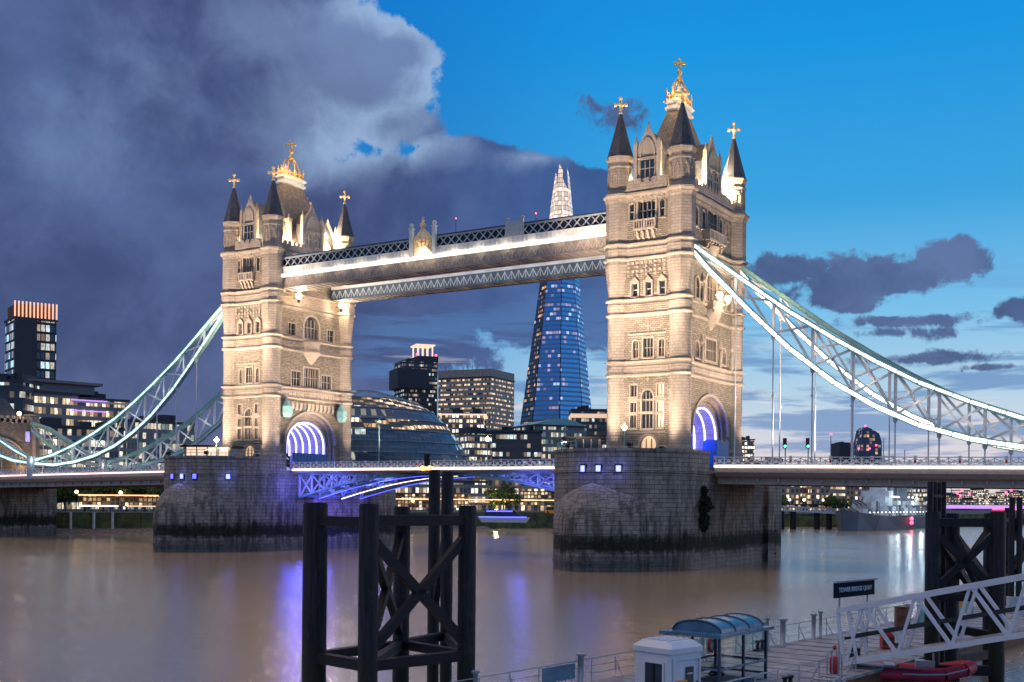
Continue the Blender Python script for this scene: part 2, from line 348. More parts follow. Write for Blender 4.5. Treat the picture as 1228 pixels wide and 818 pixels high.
# ------------------------------------------------------------------ mesh helpers
def box_uv(me):
    if not me.uv_layers: me.uv_layers.new(name='UVMap')
    uvd = me.uv_layers[0].data
    for p in me.polygons:
        n = p.normal
        if abs(n.z) > .93:
            for li in p.loop_indices:
                co = me.vertices[me.loops[li].vertex_index].co; uvd[li].uv = (co.x, co.y)
        else:
            h = Vector((-n.y, n.x, 0)).normalized(); v = n.cross(h); 
            if v.z < 0: v = -v
            vertical = abs(n.z) < .2
            for li in p.loop_indices:
                co = me.vertices[me.loops[li].vertex_index].co
                uvd[li].uv = (co.dot(h), co.z if vertical else co.dot(v))
class MB:
    def __init__(s): s.v = []; s.f = []; s.mi = []; s.sm = []
    def add(s, vs, fs, mi=0, smooth=False):
        o = len(s.v); s.v += [tuple(x) for x in vs]
        for f in fs: s.f.append([i + o for i in f]); s.mi.append(mi); s.sm.append(smooth)
        return s
    def box(s, x0, x1, y0, y1, z0, z1, mi=0):
        return s.add([(x0, y0, z0), (x1, y0, z0), (x1, y1, z0), (x0, y1, z0), (x0, y0, z1), (x1, y0, z1), (x1, y1, z1), (x0, y1, z1)],
                     [(0, 3, 2, 1), (4, 5, 6, 7), (0, 1, 5, 4), (1, 2, 6, 5), (2, 3, 7, 6), (3, 0, 4, 7)], mi)
    def obox(s, c, ax, ay, az_, mi=0):
        """box from centre and three half-axis vectors"""
        c, ax, ay, az_ = map(Vector, (c, ax, ay, az_))
        vs = [c + a * ax + b * ay + d * az_ for d in (-1, 1) for a, b in ((-1, -1), (1, -1), (1, 1), (-1, 1))]
        return s.add(vs, [(0, 3, 2, 1), (4, 5, 6, 7), (0, 1, 5, 4), (1, 2, 6, 5), (2, 3, 7, 6), (3, 0, 4, 7)], mi)
    def bar(s, p, q, w, h, mi=0, up=(0, 0, 1)):
        p, q = Vector(p), Vector(q); d = q - p
        if d.length < 1e-6: return s
        t = d.normalized(); u = Vector(up)
        if abs(t.dot(u)) > .99: u = Vector((1, 0, 0)) if abs(t.x) < .9 else Vector((0, 1, 0))
        sd_ = t.cross(u).normalized(); uu = sd_.cross(t)
        return s.obox((p + q) / 2, d / 2, sd_ * w / 2, uu * h / 2, mi)
    def tube(s, p, q, r, n=8, r2=None, mi=0, caps=True, smooth=True):
        p, q = Vector(p), Vector(q); r2 = r if r2 is None else r2; t = (q - p).normalized()
        u = Vector((0, 0, 1)) if abs(t.z) < .95 else Vector((1, 0, 0)); a = t.cross(u).normalized(); b = t.cross(a)
        vs = [];
        for c, rr in ((p, r), (q, r2)):
            for k in range(n):
                th = 2 * math.pi * k / n; vs.append(c + a * math.cos(th) * rr + b * math.sin(th) * rr)
        s.add(vs, [(k, (k + 1) % n, n + (k + 1) % n, n + k) for k in range(n)], mi, smooth)
        if caps: s.add(vs, [tuple(range(n))[::-1], tuple(range(n, 2 * n))], mi)
        return s
    def path(s, pts, r, n=6, mi=0):
        for a, b in zip(pts, pts[1:]): s.tube(a, b, r, n, mi=mi)
        return s
    def lathe(s, prof, c=(0, 0, 0), n=12, mi=0, smooth=True, rot=0., sx=1., sy=1.):
        vs = []
        for r, z in prof:
            for k in range(n):
                th = 2 * math.pi * k / n + rot; vs.append((c[0] + r * sx * math.cos(th), c[1] + r * sy * math.sin(th), c[2] + z))
        fs = [(i * n + k, i * n + (k + 1) % n, (i + 1) * n + (k + 1) % n, (i + 1) * n + k) for i in range(len(prof) - 1) for k in range(n)]
        s.add(vs, fs, mi, smooth)
        s.add(vs[:n], [tuple(range(n))[::-1]], mi); s.add(vs[-n:], [tuple(range(n))], mi)
        return s
    def ball(s, c, r, n=8, mi=0, sz=1.):
        return s.lathe([(max(.001, r * math.sin(math.pi * k / n)), -r * sz * math.cos(math.pi * k / n)) for k in range(n + 1)], c, n + 2, mi)
    def prism(s, poly, z0, z1, mi=0):
        n = len(poly); vs = [(x, y, z0) for x, y in poly] + [(x, y, z1) for x, y in poly]
        return s.add(vs, [tuple(range(n))[::-1], tuple(range(n, 2 * n))] + [(k, (k + 1) % n, n + (k + 1) % n, n + k) for k in range(n)], mi)
    def loft(s, rings, mis=None, caps=True, smooth=False):
        n = len(rings[0]); o = [v for r in rings for v in r]
        for i in range(len(rings) - 1):
            for k in range(n):
                s.add([], [], 0)
                s.f.append([len(s.v) + i * n + k, len(s.v) + i * n + (k + 1) % n, len(s.v) + (i + 1) * n + (k + 1) % n, len(s.v) + (i + 1) * n + k])
                s.mi.append(mis(i, k) if mis else 0); s.sm.append(smooth)
        b = len(s.v)
        if caps:
            s.f.append([b + k for k in range(n)][::-1]); s.mi.append(0); s.sm.append(False)
            s.f.append([b + (len(rings) - 1) * n + k for k in range(n)]); s.mi.append(0); s.sm.append(False)
        s.v += [tuple(v) for v in o]
        return s
    def extr(s, pts, dvec, mi=0):
        """closed planar polygon (3d points) pushed along dvec"""
        n = len(pts); d = Vector(dvec); vs = [Vector(p) for p in pts] + [Vector(p) + d for p in pts]
        return s.add(vs, [tuple(range(n))[::-1], tuple(range(n, 2 * n))] + [(k, (k + 1) % n, n + (k + 1) % n, n + k) for k in range(n)], mi)
    def ring(s, inner, outer, dvec, mi=0):
        """frame between two matching polygons, pushed along dvec"""
        n = len(inner); d = Vector(dvec); I = [Vector(p) for p in inner]; O = [Vector(p) for p in outer]
        vs = I + O + [p + d for p in I] + [p + d for p in O]
        fs = []
        for k in range(n):
            j = (k + 1) % n
            fs += [(k, j, n + j, n + k), (2 * n + k, 3 * n + k, 3 * n + j, 2 * n + j), (n + k, n + j, 3 * n + j, 3 * n + k), (k, 2 * n + k, 2 * n + j, j)]
        return s.add(vs, fs, mi)
    def mesh(s, name, mats, org=(0, 0, 0), recalc=True):
        me = bpy.data.meshes.new(name)
        me.from_pydata([(x - org[0], y - org[1], z - org[2]) for x, y, z in s.v], [], s.f)
        for m in ([mats] if isinstance(mats, str) else mats): me.materials.append(MATS[m])
        me.polygons.foreach_set('material_index', s.mi); me.polygons.foreach_set('use_smooth', s.sm)
        if recalc:
            bm = bmesh.new(); bm.from_mesh(me); bmesh.ops.recalc_face_normals(bm, faces=bm.faces); bm.to_mesh(me); bm.free()
        me.update(); box_uv(me)
        return me
    def build(s, name, mats, parent=None, org=None):
        if org is None: org = tuple(parent['org']) if parent is not None and 'org' in parent else (0, 0, 0)
        o = bpy.data.objects.new(name, s.mesh(name, mats, org)); COL.objects.link(o)
        if parent is not None: o.parent = parent; o['org'] = org
        return o
def tag(o, label=None, cat=None, group=None, kind=None):
    if label: o['label'] = label
    if cat: o['category'] = cat
    if group: o['group'] = group
    if kind: o['kind'] = kind
    return o
def thing(name, label, cat, loc=(0, 0, 0), rotz=0., group=None, local=False):
    """Empty at the base; children given in world metres (or in local ones with local=True)"""
    o = bpy.data.objects.new(name, None); COL.objects.link(o); o.location = loc; o.rotation_euler = (0, 0, rotz)
    o['org'] = (0., 0., 0.) if local else tuple(float(x) for x in loc)
    o.empty_display_size = .5
    return tag(o, label, cat, group)
def solo(name, mb, mats, label, cat, loc=(0, 0, 0), group=None, kind=None, rotz=0., local=False):
    o = mb.build(name, mats, None, (0, 0, 0) if local else loc); o.location = loc; o.rotation_euler = (0, 0, rotz)
    return tag(o, label, cat, group, kind)
def copy_tree(o, loc=None, rotz=None, label=None, parent=None):
    c = o.copy(); COL.objects.link(c)
    if parent is not None: c.parent = parent
    if loc is not None: c.location = loc
    if rotz is not None: c.rotation_euler = (0, 0, rotz)
    if label: c['label'] = label
    for ch in list(o.children): copy_tree(ch, parent=c)
    return c
def lamp(kind, name, loc, energy, color, target=None, size=.3, spot=60, blend=.6, parent=None):
    l = bpy.data.lights.new(name, kind); l.energy = energy; l.color = color
    if kind == 'SPOT': l.spot_size = R(spot); l.spot_blend = blend; l.shadow_soft_size = size
    elif kind == 'POINT': l.shadow_soft_size = size
    o = bpy.data.objects.new(name, l); COL.objects.link(o); o.location = loc
    if target is not None: o.rotation_euler = (Vector(loc) - Vector(target)).to_track_quat('Z', 'Y').to_euler()
    if parent is not None:
        o.parent = parent; org = parent['org']; o.location = tuple(a - b for a, b in zip(loc, org))
    return o

# ------------------------------------------------------------------ river and land
wm = MB(); wm.add([(-4000, -600, 0), (4000, -600, 0), (4000, 9000, 0), (-4000, 9000, 0)], [(0, 1, 2, 3)])
tag(wm.build('river_water', 'river_water'), kind='structure')
bed = MB(); bed.add([(-9000, -3000, -3), (9000, -3000, -3), (9000, 14000, -3), (-9000, 14000, -3)], [(0, 1, 2, 3)])
tag(bed.build('ground', 'land'), kind='structure')
# south bank line, following the river
bank = [(-139, -400), (-139, -15), (-134, 12), (-122, 32), (-97, 157), (-84, 185), (-45, 285), (10, 420), (90, 600), (170, 800), (230, 1100), (300, 1500)]
land = MB(); land.prism(bank + [(-3500, 1500), (-3500, -400)], -2, 5.2)
tag(land.build('south_bank', 'land'), kind='structure')
ld2 = MB(); ld2.prism([(-3500, 1500), (300, 1500), (900, 1500), (3500, 1500), (3500, 8500), (-3500, 8500)], -2, 5.5)
tag(ld2.build('far_land', 'land'), kind='structure')
# foreshore of shingle under the left span
fo = MB(); pts = [(-150, -90, 1.9), (-139, -15, 1.8), (-134, 12, 1.6), (-121, 33, 1.5), (-104, 118, 1.3), (-97, 157, 1.0)]
low = [(-146, -90, -.4), (-131, -30, -.4), (-127, 10, -.4), (-112.5, 34, -.4), (-98, 110, -.4), (-93, 157, -.4)]
vs = []; nsub = 10
for i in range(len(pts) - 1):
    for k in range(nsub):
        t = k / nsub
        for j in range(7):
            s_ = j / 6; a = Vector(pts[i]).lerp(Vector(pts[i + 1]), t); b = Vector(low[i]).lerp(Vector(low[i + 1]), t); p = a.lerp(b, s_)
            p.z += rnd.uniform(-.12, .16); p.x += rnd.uniform(-.5, .5) if 0 < j else 0; vs.append(p)
rows = len(vs) // 7
fo.add(vs, [(i * 7 + j, i * 7 + j + 1, (i + 1) * 7 + j + 1, (i + 1) * 7 + j) for i in range(rows - 1) for j in range(6)], smooth=True)
tag(fo.build('foreshore', 'gravel'), kind='structure')

# ------------------------------------------------------------------ bridge towers
TX, TY, BX, BY = 5.09, 9.97, 5.6, 10.9
def turret_r(th, r, octo):
    if not octo: return r
    a = (th + 22.5) % 45 - 22.5
    return r / math.cos(R(a))
def outline(r, off, z, octo):
    wx, wy = BX + off, BY + off
    ex, ey = wx - TX, wy - TY
    a0 = -math.degrees(math.acos(min(.98, ex / r))); a1 = 180 - math.degrees(math.asin(min(.98, ey / r)))
    ths = [a0, (a0 - 22.5) / 2] + [-22.5 + 11.25 * i for i in range(13)] + [(112.5 + a1) / 2, a1]
    q = []
    for i, t in enumerate(ths):
        rr = turret_r(t, r, octo); x, y = rr * math.cos(R(t)), rr * math.sin(R(t))
        if i == 0: x = ex
        if i == len(ths) - 1: y = ey
        q.append((TX + x, TY + y))
    ring = q + [(-x, y) for x, y in q[::-1]] + [(-x, -y) for x, y in q] + [(x, -y) for x, y in q[::-1]]
    return [(x, y, z) for x, y in ring]
NQ = 17
def belt(z0, z1, r, octo=False):
    """lower ledge, sloping frieze, upper ledge"""
    return [(z0 - .30, r, 0, octo), (z0 - .05, r + .34, .36, octo), (z0 + .12, r + .36, .38, octo), (z0 + .2, r + .10, .12, octo),
            (z0 + .5, r + .08, .10, octo), (z1 - .65, r + .16, .2, octo), (z1 - .55, r + .04, .02, octo), (z1 - .22, r + .04, .02, octo),
            (z1 - .05, r + .40, .42, octo), (z1 + .13, r + .42, .44, octo), (z1 + .26, r, 0, octo)]
PROFILE = ([(14.4, 1.95, .35, False), (17.4, 1.95, .35, False), (17.75, 1.72, .12, False), (19.2, 1.72, .1, False), (19.35, 1.66, 0, False)]
           + belt(28.35, 30.25, 1.66) + [(36.9, 1.66, 0, False)] + belt(37.35, 39.55, 1.66)
           + [(40.4, 1.62, 0, False), (43.5, 1.82, 0, True), (44.9, 2.0, 0, True)] + belt(45.7, 47.85, 1.92, True)
           + [(54.2, 1.92, 0, True), (54.45, 2.0, .12, True), (54.9, 2.12, .3, True), (55.2, 2.36, .55, True), (55.45, 2.4, .6, True), (55.6, 2.1, .35, True), (55.8, 2.05, .3, True)])
def face_pt(face, u, z, d):
    if face == 'E': return (u, -BY - d, z)
    if face == 'N': return (BX + d, u, z)
    if face == 'S': return (-BX - d, -u, z)
    return (-u, BY + d, z)
FN = {'E': (0, -1, 0), 'N': (1, 0, 0), 'S': (-1, 0, 0), 'W': (0, 1, 0)}
def opening(u0, u1, z0, z1, head):
    w = (u1 - u0) / 2; uc = (u0 + u1) / 2
    if head == 'flat': return [(u0, z0), (u1, z0), (u1, z1), (u0, z1)]
    if head == 'round': zs = z1 - w; return [(u0, z0), (u1, z0)] + [(uc + w * math.cos(R(a)), zs + w * math.sin(R(a))) for a in range(0, 181, 20)]
    zs = z1 - w * 1.25
    pts = [(u0, z0), (u1, z0)]
    for k in range(6): t = k / 5; pts.append((u1 - w * t * t * .9 - w * .1 * t, zs + (z1 - zs) * math.sin(t * math.pi / 2)))
    return pts + [(2 * uc - a, b) for a, b in pts[2:-1][::-1]]
def grow(poly, g):
    n = len(poly); cx = sum(p[0] for p in poly) / n; cz = sum(p[1] for p in poly) / n
    x0 = min(p[0] for p in poly); x1 = max(p[0] for p in poly); z0 = min(p[1] for p in poly); z1 = max(p[1] for p in poly)
    mx, mz = (x0 + x1) / 2, (z0 + z1) / 2
    return [(mx + (a - mx) * (1 + 2 * g / (x1 - x0)), mz + (b - mz) * (1 + 2 * g / (z1 - z0))) for a, b in poly]
def make_tower(loc, sgn, label):
    """sgn: +1 the landward face is the +X one (north tower), -1 the river face is (south tower)"""
    org = (0, 0, 14.4)
    t = thing('bridge_tower', label, 'bridge tower', (loc, 0, 14.4), 0, 'stone towers of the bridge', local=True); t['org'] = org
    cut = MB(); wins = []
    def window(face, u0, u1, z0, z1, head='flat', cols=2, rows=1, lit=None, frame=.2, depth=.45):
        po = opening(u0, u1, z0, z1, head); g = grow(po, frame)
        n = Vector(FN[face])
        cut.extr([face_pt(face, a, b, -depth) for a, b in po], n * 1.2)
        f = MB(); f.ring([face_pt(face, a, b, -.03) for a, b in po], [face_pt(face, a, b, -.03) for a, b in g], n * .15)
        us = Vector(face_pt(face, u0, z0, 0)); ue = Vector(face_pt(face, u1, z0, 0)); side = (ue - us).normalized()
        f.obox((us + ue) / 2 + n * .1 + Vector((0, 0, -frame - .06)), side * ((u1 - u0) / 2 + frame + .08), n * .14, (0, 0, .08))
        zt = z1 - (0 if head == 'flat' else (u1 - u0) * .16)
        for k in range(1, cols):
            uu = u0 + (u1 - u0) * k / cols; f.obox(Vector(face_pt(face, uu, (z0 + zt) / 2, -.2)), side * .05, n * .12, (0, 0, (zt - z0) / 2))
        for k in range(1, rows):
            z = z0 + (z1 - z0) * k / rows; f.obox(Vector(face_pt(face, (u0 + u1) / 2, z, -.22)), side * (u1 - u0) / 2, n * .09, (0, 0, .05))
        fo_ = f.build('window', 'carved', t)
        p = MB(); p.extr([face_pt(face, a, b, -depth + .01) for a, b in grow(po, -.01)], n * .05)
        pn = p.build('pane', lit or 'glass_dark', fo_, org)
        return fo_
    # east face, seen front-on
    E_ = 'E'
    for (u0, u1, z0, z1) in ((-2.5, -1.45, 25.1, 26.8), (-2.5, -1.5, 22.75, 24.2), (-2.5, -1.5, 20.45, 22.3)): window(E_, u0, u1, z0, z1, cols=2)
    for i, (z0, z1) in enumerate(((25.15, 26.8), (22.7, 24.2), (20.45, 22.3))): window(E_, 1.9, 2.9, z0, z1, cols=2, lit='lit_window' if sgn > 0 else None)
    window(E_, -.6, 1.2, 22.85, 26.0, 'point', 3, 2); window(E_, -.6, 1.2, 20.35, 22.4, 'flat', 3, 1)
    window(E_, -.8, 1.8, 15.2, 19.2, 'round', 3, 2, 'lit_window', .35)
    window(E_, 2.4, 3.2, 15.6, 17.6, cols=2); window(E_, -2.8, -1.9, 15.6, 17.6, cols=2)
    window(E_, -2.15, -1.3, 30.9, 33.5, 'point', 2, 2); window(E_, -.45, 1.15, 30.9, 33.7, 'flat', 3, 2); window(E_, 2.1, 2.95, 30.9, 33.5, 'point', 2, 2)
    for uc in (-1.9, .35, 2.6): window(E_, uc - .42, uc + .42, 40.1, 42.0, 'flat', 1, 2, frame=.14)
    window(E_, -1.5, 1.3, 51.3, 54.2, 'flat', 4, 2, frame=.3, depth=.9); window(E_, 2.1, 2.8, 51.6, 54.0, 'round', 1, 2); window(E_, -2.9, -2.2, 51.6, 54.0, 'round', 1, 2)
    N_ = 'N'
    if sgn < 0:   # river face of the south tower
        window(N_, -5.3, -2.9, 30.7, 33.4, 'flat', 3, 2); window(N_, -1.9, 2.1, 30.7, 34.3, 'flat', 6, 2, frame=.3); window(N_, 3.1, 5.7, 30.7, 33.3, 'flat', 3, 2)
        window(N_, -1.9, 2.1, 39.9, 44.2, 'round', 4, 2, frame=.45, depth=.8); window(N_, -6.2, -4.4, 40.1, 42.3, 'flat', 2, 2); window(N_, 4.6, 6.4, 40.1, 42.3, 'flat', 2, 2)
        window(N_, -1.2, 1.2, 49.6, 52.6, 'flat', 3, 2)
    else:         # land face of the north tower
        window(N_, -2., 2., 31.2, 34.4, 'flat', 5, 2, frame=.3); window(N_, -6, -4.4, 31.2, 33.6, 'point', 2, 2); window(N_, 4.4, 6., 31.2, 33.6, 'point', 2, 2)
        window(N_, -2., 2., 40.2, 44.6, 'round', 4, 2, frame=.45, depth=.8); window(N_, -6, -4.6, 40.1, 43.2, 'point', 2, 2); window(N_, 4.6, 6., 40.1, 43.2, 'point', 2, 2)
        for uc in (-6, -3.3, 3.3, 6): window(N_, uc - .6, uc + .6, 50.9, 53.6, 'round', 2, 2)
        window(N_, -1.8, 1.8, 50.6, 54.0, 'flat', 4, 2, frame=.3)
    # carriage arch, stepped through the whole tower
    def arch(hw, zt, zs=19.8, zb=13.5, n=20):
        return [(-hw, zb), (hw, zb)] + [(hw * math.cos(math.pi * k / n), zs + (zt - zs) * math.sin(math.pi * k / n)) for k in range(n + 1)]
    cut.extr([(-9, a, b) for a, b in arch(5.4, 24.3)], (18, 0, 0))
    cut2 = MB(); cut3 = MB()
    for s_ in (-1, 1):
        cut2.extr([(s_ * (BX - .9), a, b) for a, b in arch(6.1, 24.95, zb=13.4)], (s_ * 3, 0, 0))
        cut3.extr([(s_ * (BX - .45), a, b) for a, b in arch(6.8, 25.6, zb=13.3)], (s_ * 3, 0, 0))
    rings = [outline(r, o_, z, oc) for z, r, o_, oc in PROFILE]
    def mi(i, k):
        z0, z1 = PROFILE[i][0], PROFILE[i + 1][0]
        wall = (k % NQ) == NQ - 1
        return 1 if wall and z1 - z0 > 1.0 else 0
    b = MB(); b.loft(rings, mi)
    me = b.mesh('masonry', ['ashlar', 'rubble'], org)
    body = bpy.data.objects.new('masonry', me); COL.objects.link(body)
    for i, c_ in enumerate((cut, cut2, cut3)):
        cm = c_.mesh('cutter', 'ashlar', org); co = bpy.data.objects.new('cutter', cm); COL.objects.link(co)
        md = body.modifiers.new('cut', 'BOOLEAN'); md.operation = 'DIFFERENCE'; md.solver = 'EXACT'; md.object = co
        dg = bpy.context.evaluated_depsgraph_get(); dg.update()
        nm = bpy.data.meshes.new_from_object(body.evaluated_get(dg)); body.modifiers.clear(); body.data = nm
        bpy.data.objects.remove(co)
    box_uv(body.data); body.parent = t; body['org'] = org
    P_ = lambda name, mb, mats, par=t: mb.build(name, mats, par, org)
    # moulding round each arch mouth
    for s_ in (-1, 1):
        m = MB(); a = arch(6.8, 25.6, zb=14.4)[2:]; g = arch(7.25, 26.05, zb=14.4)[2:]
        m.ring([(s_ * (BX - .05), y, z) for y, z in a], [(s_ * (BX - .05), y, z) for y, z in g], (s_ * .3, 0, 0)); P_('arch_moulding', m, 'carved')
    # light ribs inside the vault
    for k, x in enumerate((-4.6, -2.8, -1., .8, 2.6, 4.4)):
        m = MB(); pts = [(x, 5.15 * math.cos(R(a)), 19.6 + 4.35 * math.sin(R(a))) for a in range(0, 181, 12)]
        pts = [(x, 5.15, 17.9)] + pts + [(x, -5.15, 17.9)]; m.path(pts, .14, 6); P_('light_rib', m, 'led_violet')
    # carved chequer band over the niches, east face
    m = MB()
    for r_ in range(4):
        for c_ in range(9):
            if (r_ + c_) % 2 == 0 or r_ % 2: m = MB(); m.box(-3.2 + c_ * .74, -3.2 + c_ * .74 + .42, -BY - .17, -BY + .02, 43.05 + r_ * .6, 43.05 + r_ * .6 + .36); P_('carved_block', m, 'carved')
    for uc in (-1.9, .35, 2.6):
        m = MB(); m.box(uc - .75, uc - .5, -BY - .3, -BY + .02, 40.0, 42.3); m.box(uc + .5, uc + .75, -BY - .3, -BY + .02, 40, 42.3)
        m.extr([(uc - .8, -BY - .34, 42.1), (uc + .8, -BY - .34, 42.1), (uc, -BY - .34, 43.0)], (0, .35, 0)); P_('canopy', m, 'carved')
    m = MB(); m.box(.3, .42, -BY - .12, -BY + .01, 27.2, 28.0); m.box(.12, .6, -BY - .12, -BY + .01, 27.5, 27.7)
    P_('stone_cross', m, 'carved'); m = MB(); m.box(.3, .42, -BY - .12, -BY + .01, 34.6, 36.4); m.box(.1, .62, -BY - .12, -BY + .01, 35.4, 35.6); P_('stone_cross', m, 'carved')
    for z, w_ in ((19.65, .1), (22.5, .1), (24.5, .1), (34.3, .22)): m = MB(); m.box(-2.9, 3.3, -BY - w_, -BY + .01, z, z + .18); P_('string_course', m, 'carved')
    # dogtooth corbelled balcony, east face
    def balcony(face, u0, u1, z0, name='balcony', dep=.9, ncorb=4, top=1.5):
        n = Vector(FN[face]); a = Vector(face_pt(face, u0, 0, 0)); e = Vector(face_pt(face, u1, 0, 0)); sd_ = (e - a).normalized(); mid = (a + e) / 2; L = (u1 - u0) / 2
        m = MB(); m.obox(mid + n * dep / 2 + Vector((0, 0, z0)), sd_ * (L + .1), n * (dep / 2), (0, 0, .14))
        m.obox(mid + n * (dep - .08) + Vector((0, 0, z0 + top)), sd_ * (L + .1), n * .11, (0, 0, .09))
        k = int((u1 - u0) / .42)
        for i in range(k + 1): m.obox(a + sd_ * ((u1 - u0) * i / k) + n * (dep - .1) + Vector((0, 0, z0 + top / 2)), sd_ * (.08 if i % 4 else .16), n * .07, (0, 0, top / 2))
        for s2 in (-1, 1): m.obox(mid + sd_ * s2 * L + n * dep / 2 + Vector((0, 0, z0 + top / 2)), sd_ * .07, n * dep / 2, (0, 0, top / 2))
        bo = P_(name, m, 'carved')
        for i in range(ncorb):
            c = a + sd_ * ((u1 - u0) * (i + .5) / ncorb); q = MB()
            q.extr([c + n * x + Vector((0, 0, z)) - sd_ * .17 for x, z in ((-.02, z0 - .14), (dep - .1, z0 - .14), (dep - .12, z0 - .45), (dep * .55, z0 - .6), (dep * .45, z0 - 1.1), (.16, z0 - 1.3), (-.02, z0 - 1.6))], sd_ * .34)
            P_('corbel', q, 'carved', bo)
        return bo
    balcony('E', -1.8, 1.6, 49.9, ncorb=4, top=1.3)
    # machicolation under the main cornice
    for face, L in (('E', 3.4), ('N', 8.0)):
        q = MB(); n = Vector(FN[face]); a = Vector(face_pt(face, -L, 0, 0)); sd_ = (Vector(face_pt(face, L, 0, 0)) - a).normalized(); k = int(L * 2 / .62)
        for i in range(k + 1): q.obox(a + sd_ * (2 * L * i / k) + n * .14 + Vector((0, 0, 54.72)), sd_ * .15, n * .18, (0, 0, .22))
        P_('corbel_table', q, 'carved')
    # statues' niches, panels and projections of the +X face
    if sgn < 0:
        m = MB()
        for i in range(12):
            y = -6.2 + i * 1.12
            m = MB(); m.box(BX - .02, BX + .3, y - .3, y + .3, 26.6, 27.5); m.extr([(BX - .02, y - .3, 26.6), (BX + .3, y - .3, 26.6), (BX - .02, y - .3, 26.0)], (0, .6, 0)); P_('carved_bracket', m, 'carved'); m = MB()
            m.ring([(BX - .02, y + a, z + 28.35 + .3) for a, z in ((-.3, 0), (.3, 0), (.3, .9), (-.3, .9))], [(BX - .02, y + a, z + 28.35 + .3) for a, z in ((-.45, -.15), (.45, -.15), (.45, 1.05), (-.45, 1.05))], (.22, 0, 0)); P_('carved_panel', m, 'carved')
        # oriel swelling above the middle window
        m = MB(); m.lathe([(.3, 34.4), (1.2, 35.0), (1.9, 36.2), (2.6, 37.1), (2.7, 37.5), (2.55, 37.6), (2.55, 39.0), (2.7, 39.1), (2.7, 39.3)], (BX - 1.2, .1, 0), 14); P_('oriel', m, 'carved')
        for y in (-7.6, 7.6):   # copper roofed lantern boxes beside the arch
            m = MB(); m.lathe([(.75, 24.5), (1.15, 25.2), (1.15, 26.5), (.6, 27.2), (.06, 28.2)], (BX + 1.1, y, 0), 6, smooth=False, rot=.52); m.bar((BX - .1, y, 26.6), (BX + 1.1, y, 26.6), .3, .3)
            P_('hanging_lantern', m, 'teal_paint')
        for y in (-5.2, 6.8):   # lit lamps under the walkways
            m = MB(); m.bar((BX - .1, y, 47.0), (BX + 1.6, y, 47.0), .12, .12); m.lathe([(.2, 46.0), (.3, 46.3), (.3, 46.5), (.15, 46.7)], (BX + 1.6, y, 0), 8)
            l_ = P_('bracket_lamp', m, 'dark_steel'); q = MB(); q.ball((BX + 1.6, y, 47.3), .55, 8); P_('globe', q, 'lamp_warm', l_)
            lamp('POINT', 'bracket_light', (BX + 2.3, y, 47.2), 2600, (1, .72, .45), parent=t)
    else:
        balcony('N', -3.2, 3.2, 49.3, ncorb=6, dep=1.2, top=1.4)
        m = MB(); m.lathe([(.2, 45.2), (.8, 46.2), (1.5, 47.6), (1.9, 48.6)], (BX - .7, 0, 0), 12); P_('oriel', m, 'carved')
        m = MB(); m.lathe([(.3, 35.2), (1.0, 36.2), (1.9, 37.4), (2.3, 38.4), (2.3, 38.7)], (BX - .7, .1, 0), 12); P_('oriel', m, 'carved')
        balcony('N', -1.9, 1.9, 38.9, ncorb=3, dep=1.3, top=1.1)
        for y in (-8, -3.5, 3.5, 8):
            m = MB()
            for z in (31.0, 40.2):   # statue in a niche with canopy and pedestal
                m.lathe([(.15, z - .6), (.45, z - .1), (.45, z)], (BX + .15, y, 0), 8)
                m.lathe([(.30, z), (.26, z + .9), (.34, z + 1.4), (.12, z + 1.65), (.17, z + 1.85), (.02, z + 2.05)], (BX + .2, y, 0), 8)
                m.lathe([(.5, z + 2.5), (.45, z + 2.9), (.1, z + 3.6), (.02, z + 4.1)], (BX + .1, y, 0), 8, smooth=False)
            P_('statue', m, 'carved')
        for y in (-1.7, 1.7):   # bracket lamps that blaze on this face
            m = MB(); m.bar((BX - .1, y, 39.9), (BX + 2.1, y, 39.9), .12, .12); m.lathe([(.2, 40.0), (.3, 40.3)], (BX + 2.1, y, 0), 8)
            l_ = P_('bracket_lamp', m, 'white_paint'); q = MB(); q.ball((BX + 2.1, y, 40.8), .5, 8); P_('globe', q, 'lamp_warm', l_)
            lamp('POINT', 'bracket_light', (BX + 2.9, y, 40.8), 1500, (1, .74, .48), parent=t)
    # parapets with merlons between the turrets
    for s_ in (-1, 1):
        for axis in 'xy':
            m = MB(); L = 3.3 if axis == 'x' else 8.1
            def bx(a, b_, z0, z1, w=.35):
                if axis == 'x': m.box(a, b_, s_ * (BY + .25) - w / 2, s_ * (BY + .25) + w / 2, z0, z1)
                else: m.box(s_ * (BX + .25) - w / 2, s_ * (BX + .25) + w / 2, a, b_, z0, z1)
            bx(-L, L, 55.78, 56.9)
            k = int(2 * L / 1.1)
            for i in range(k): a = -L + 2 * L * (i + .2) / k; bx(a, a + 2 * L / k * .6, 56.9, 57.5, .4)
            P_('parapet', m, 'ashlar')
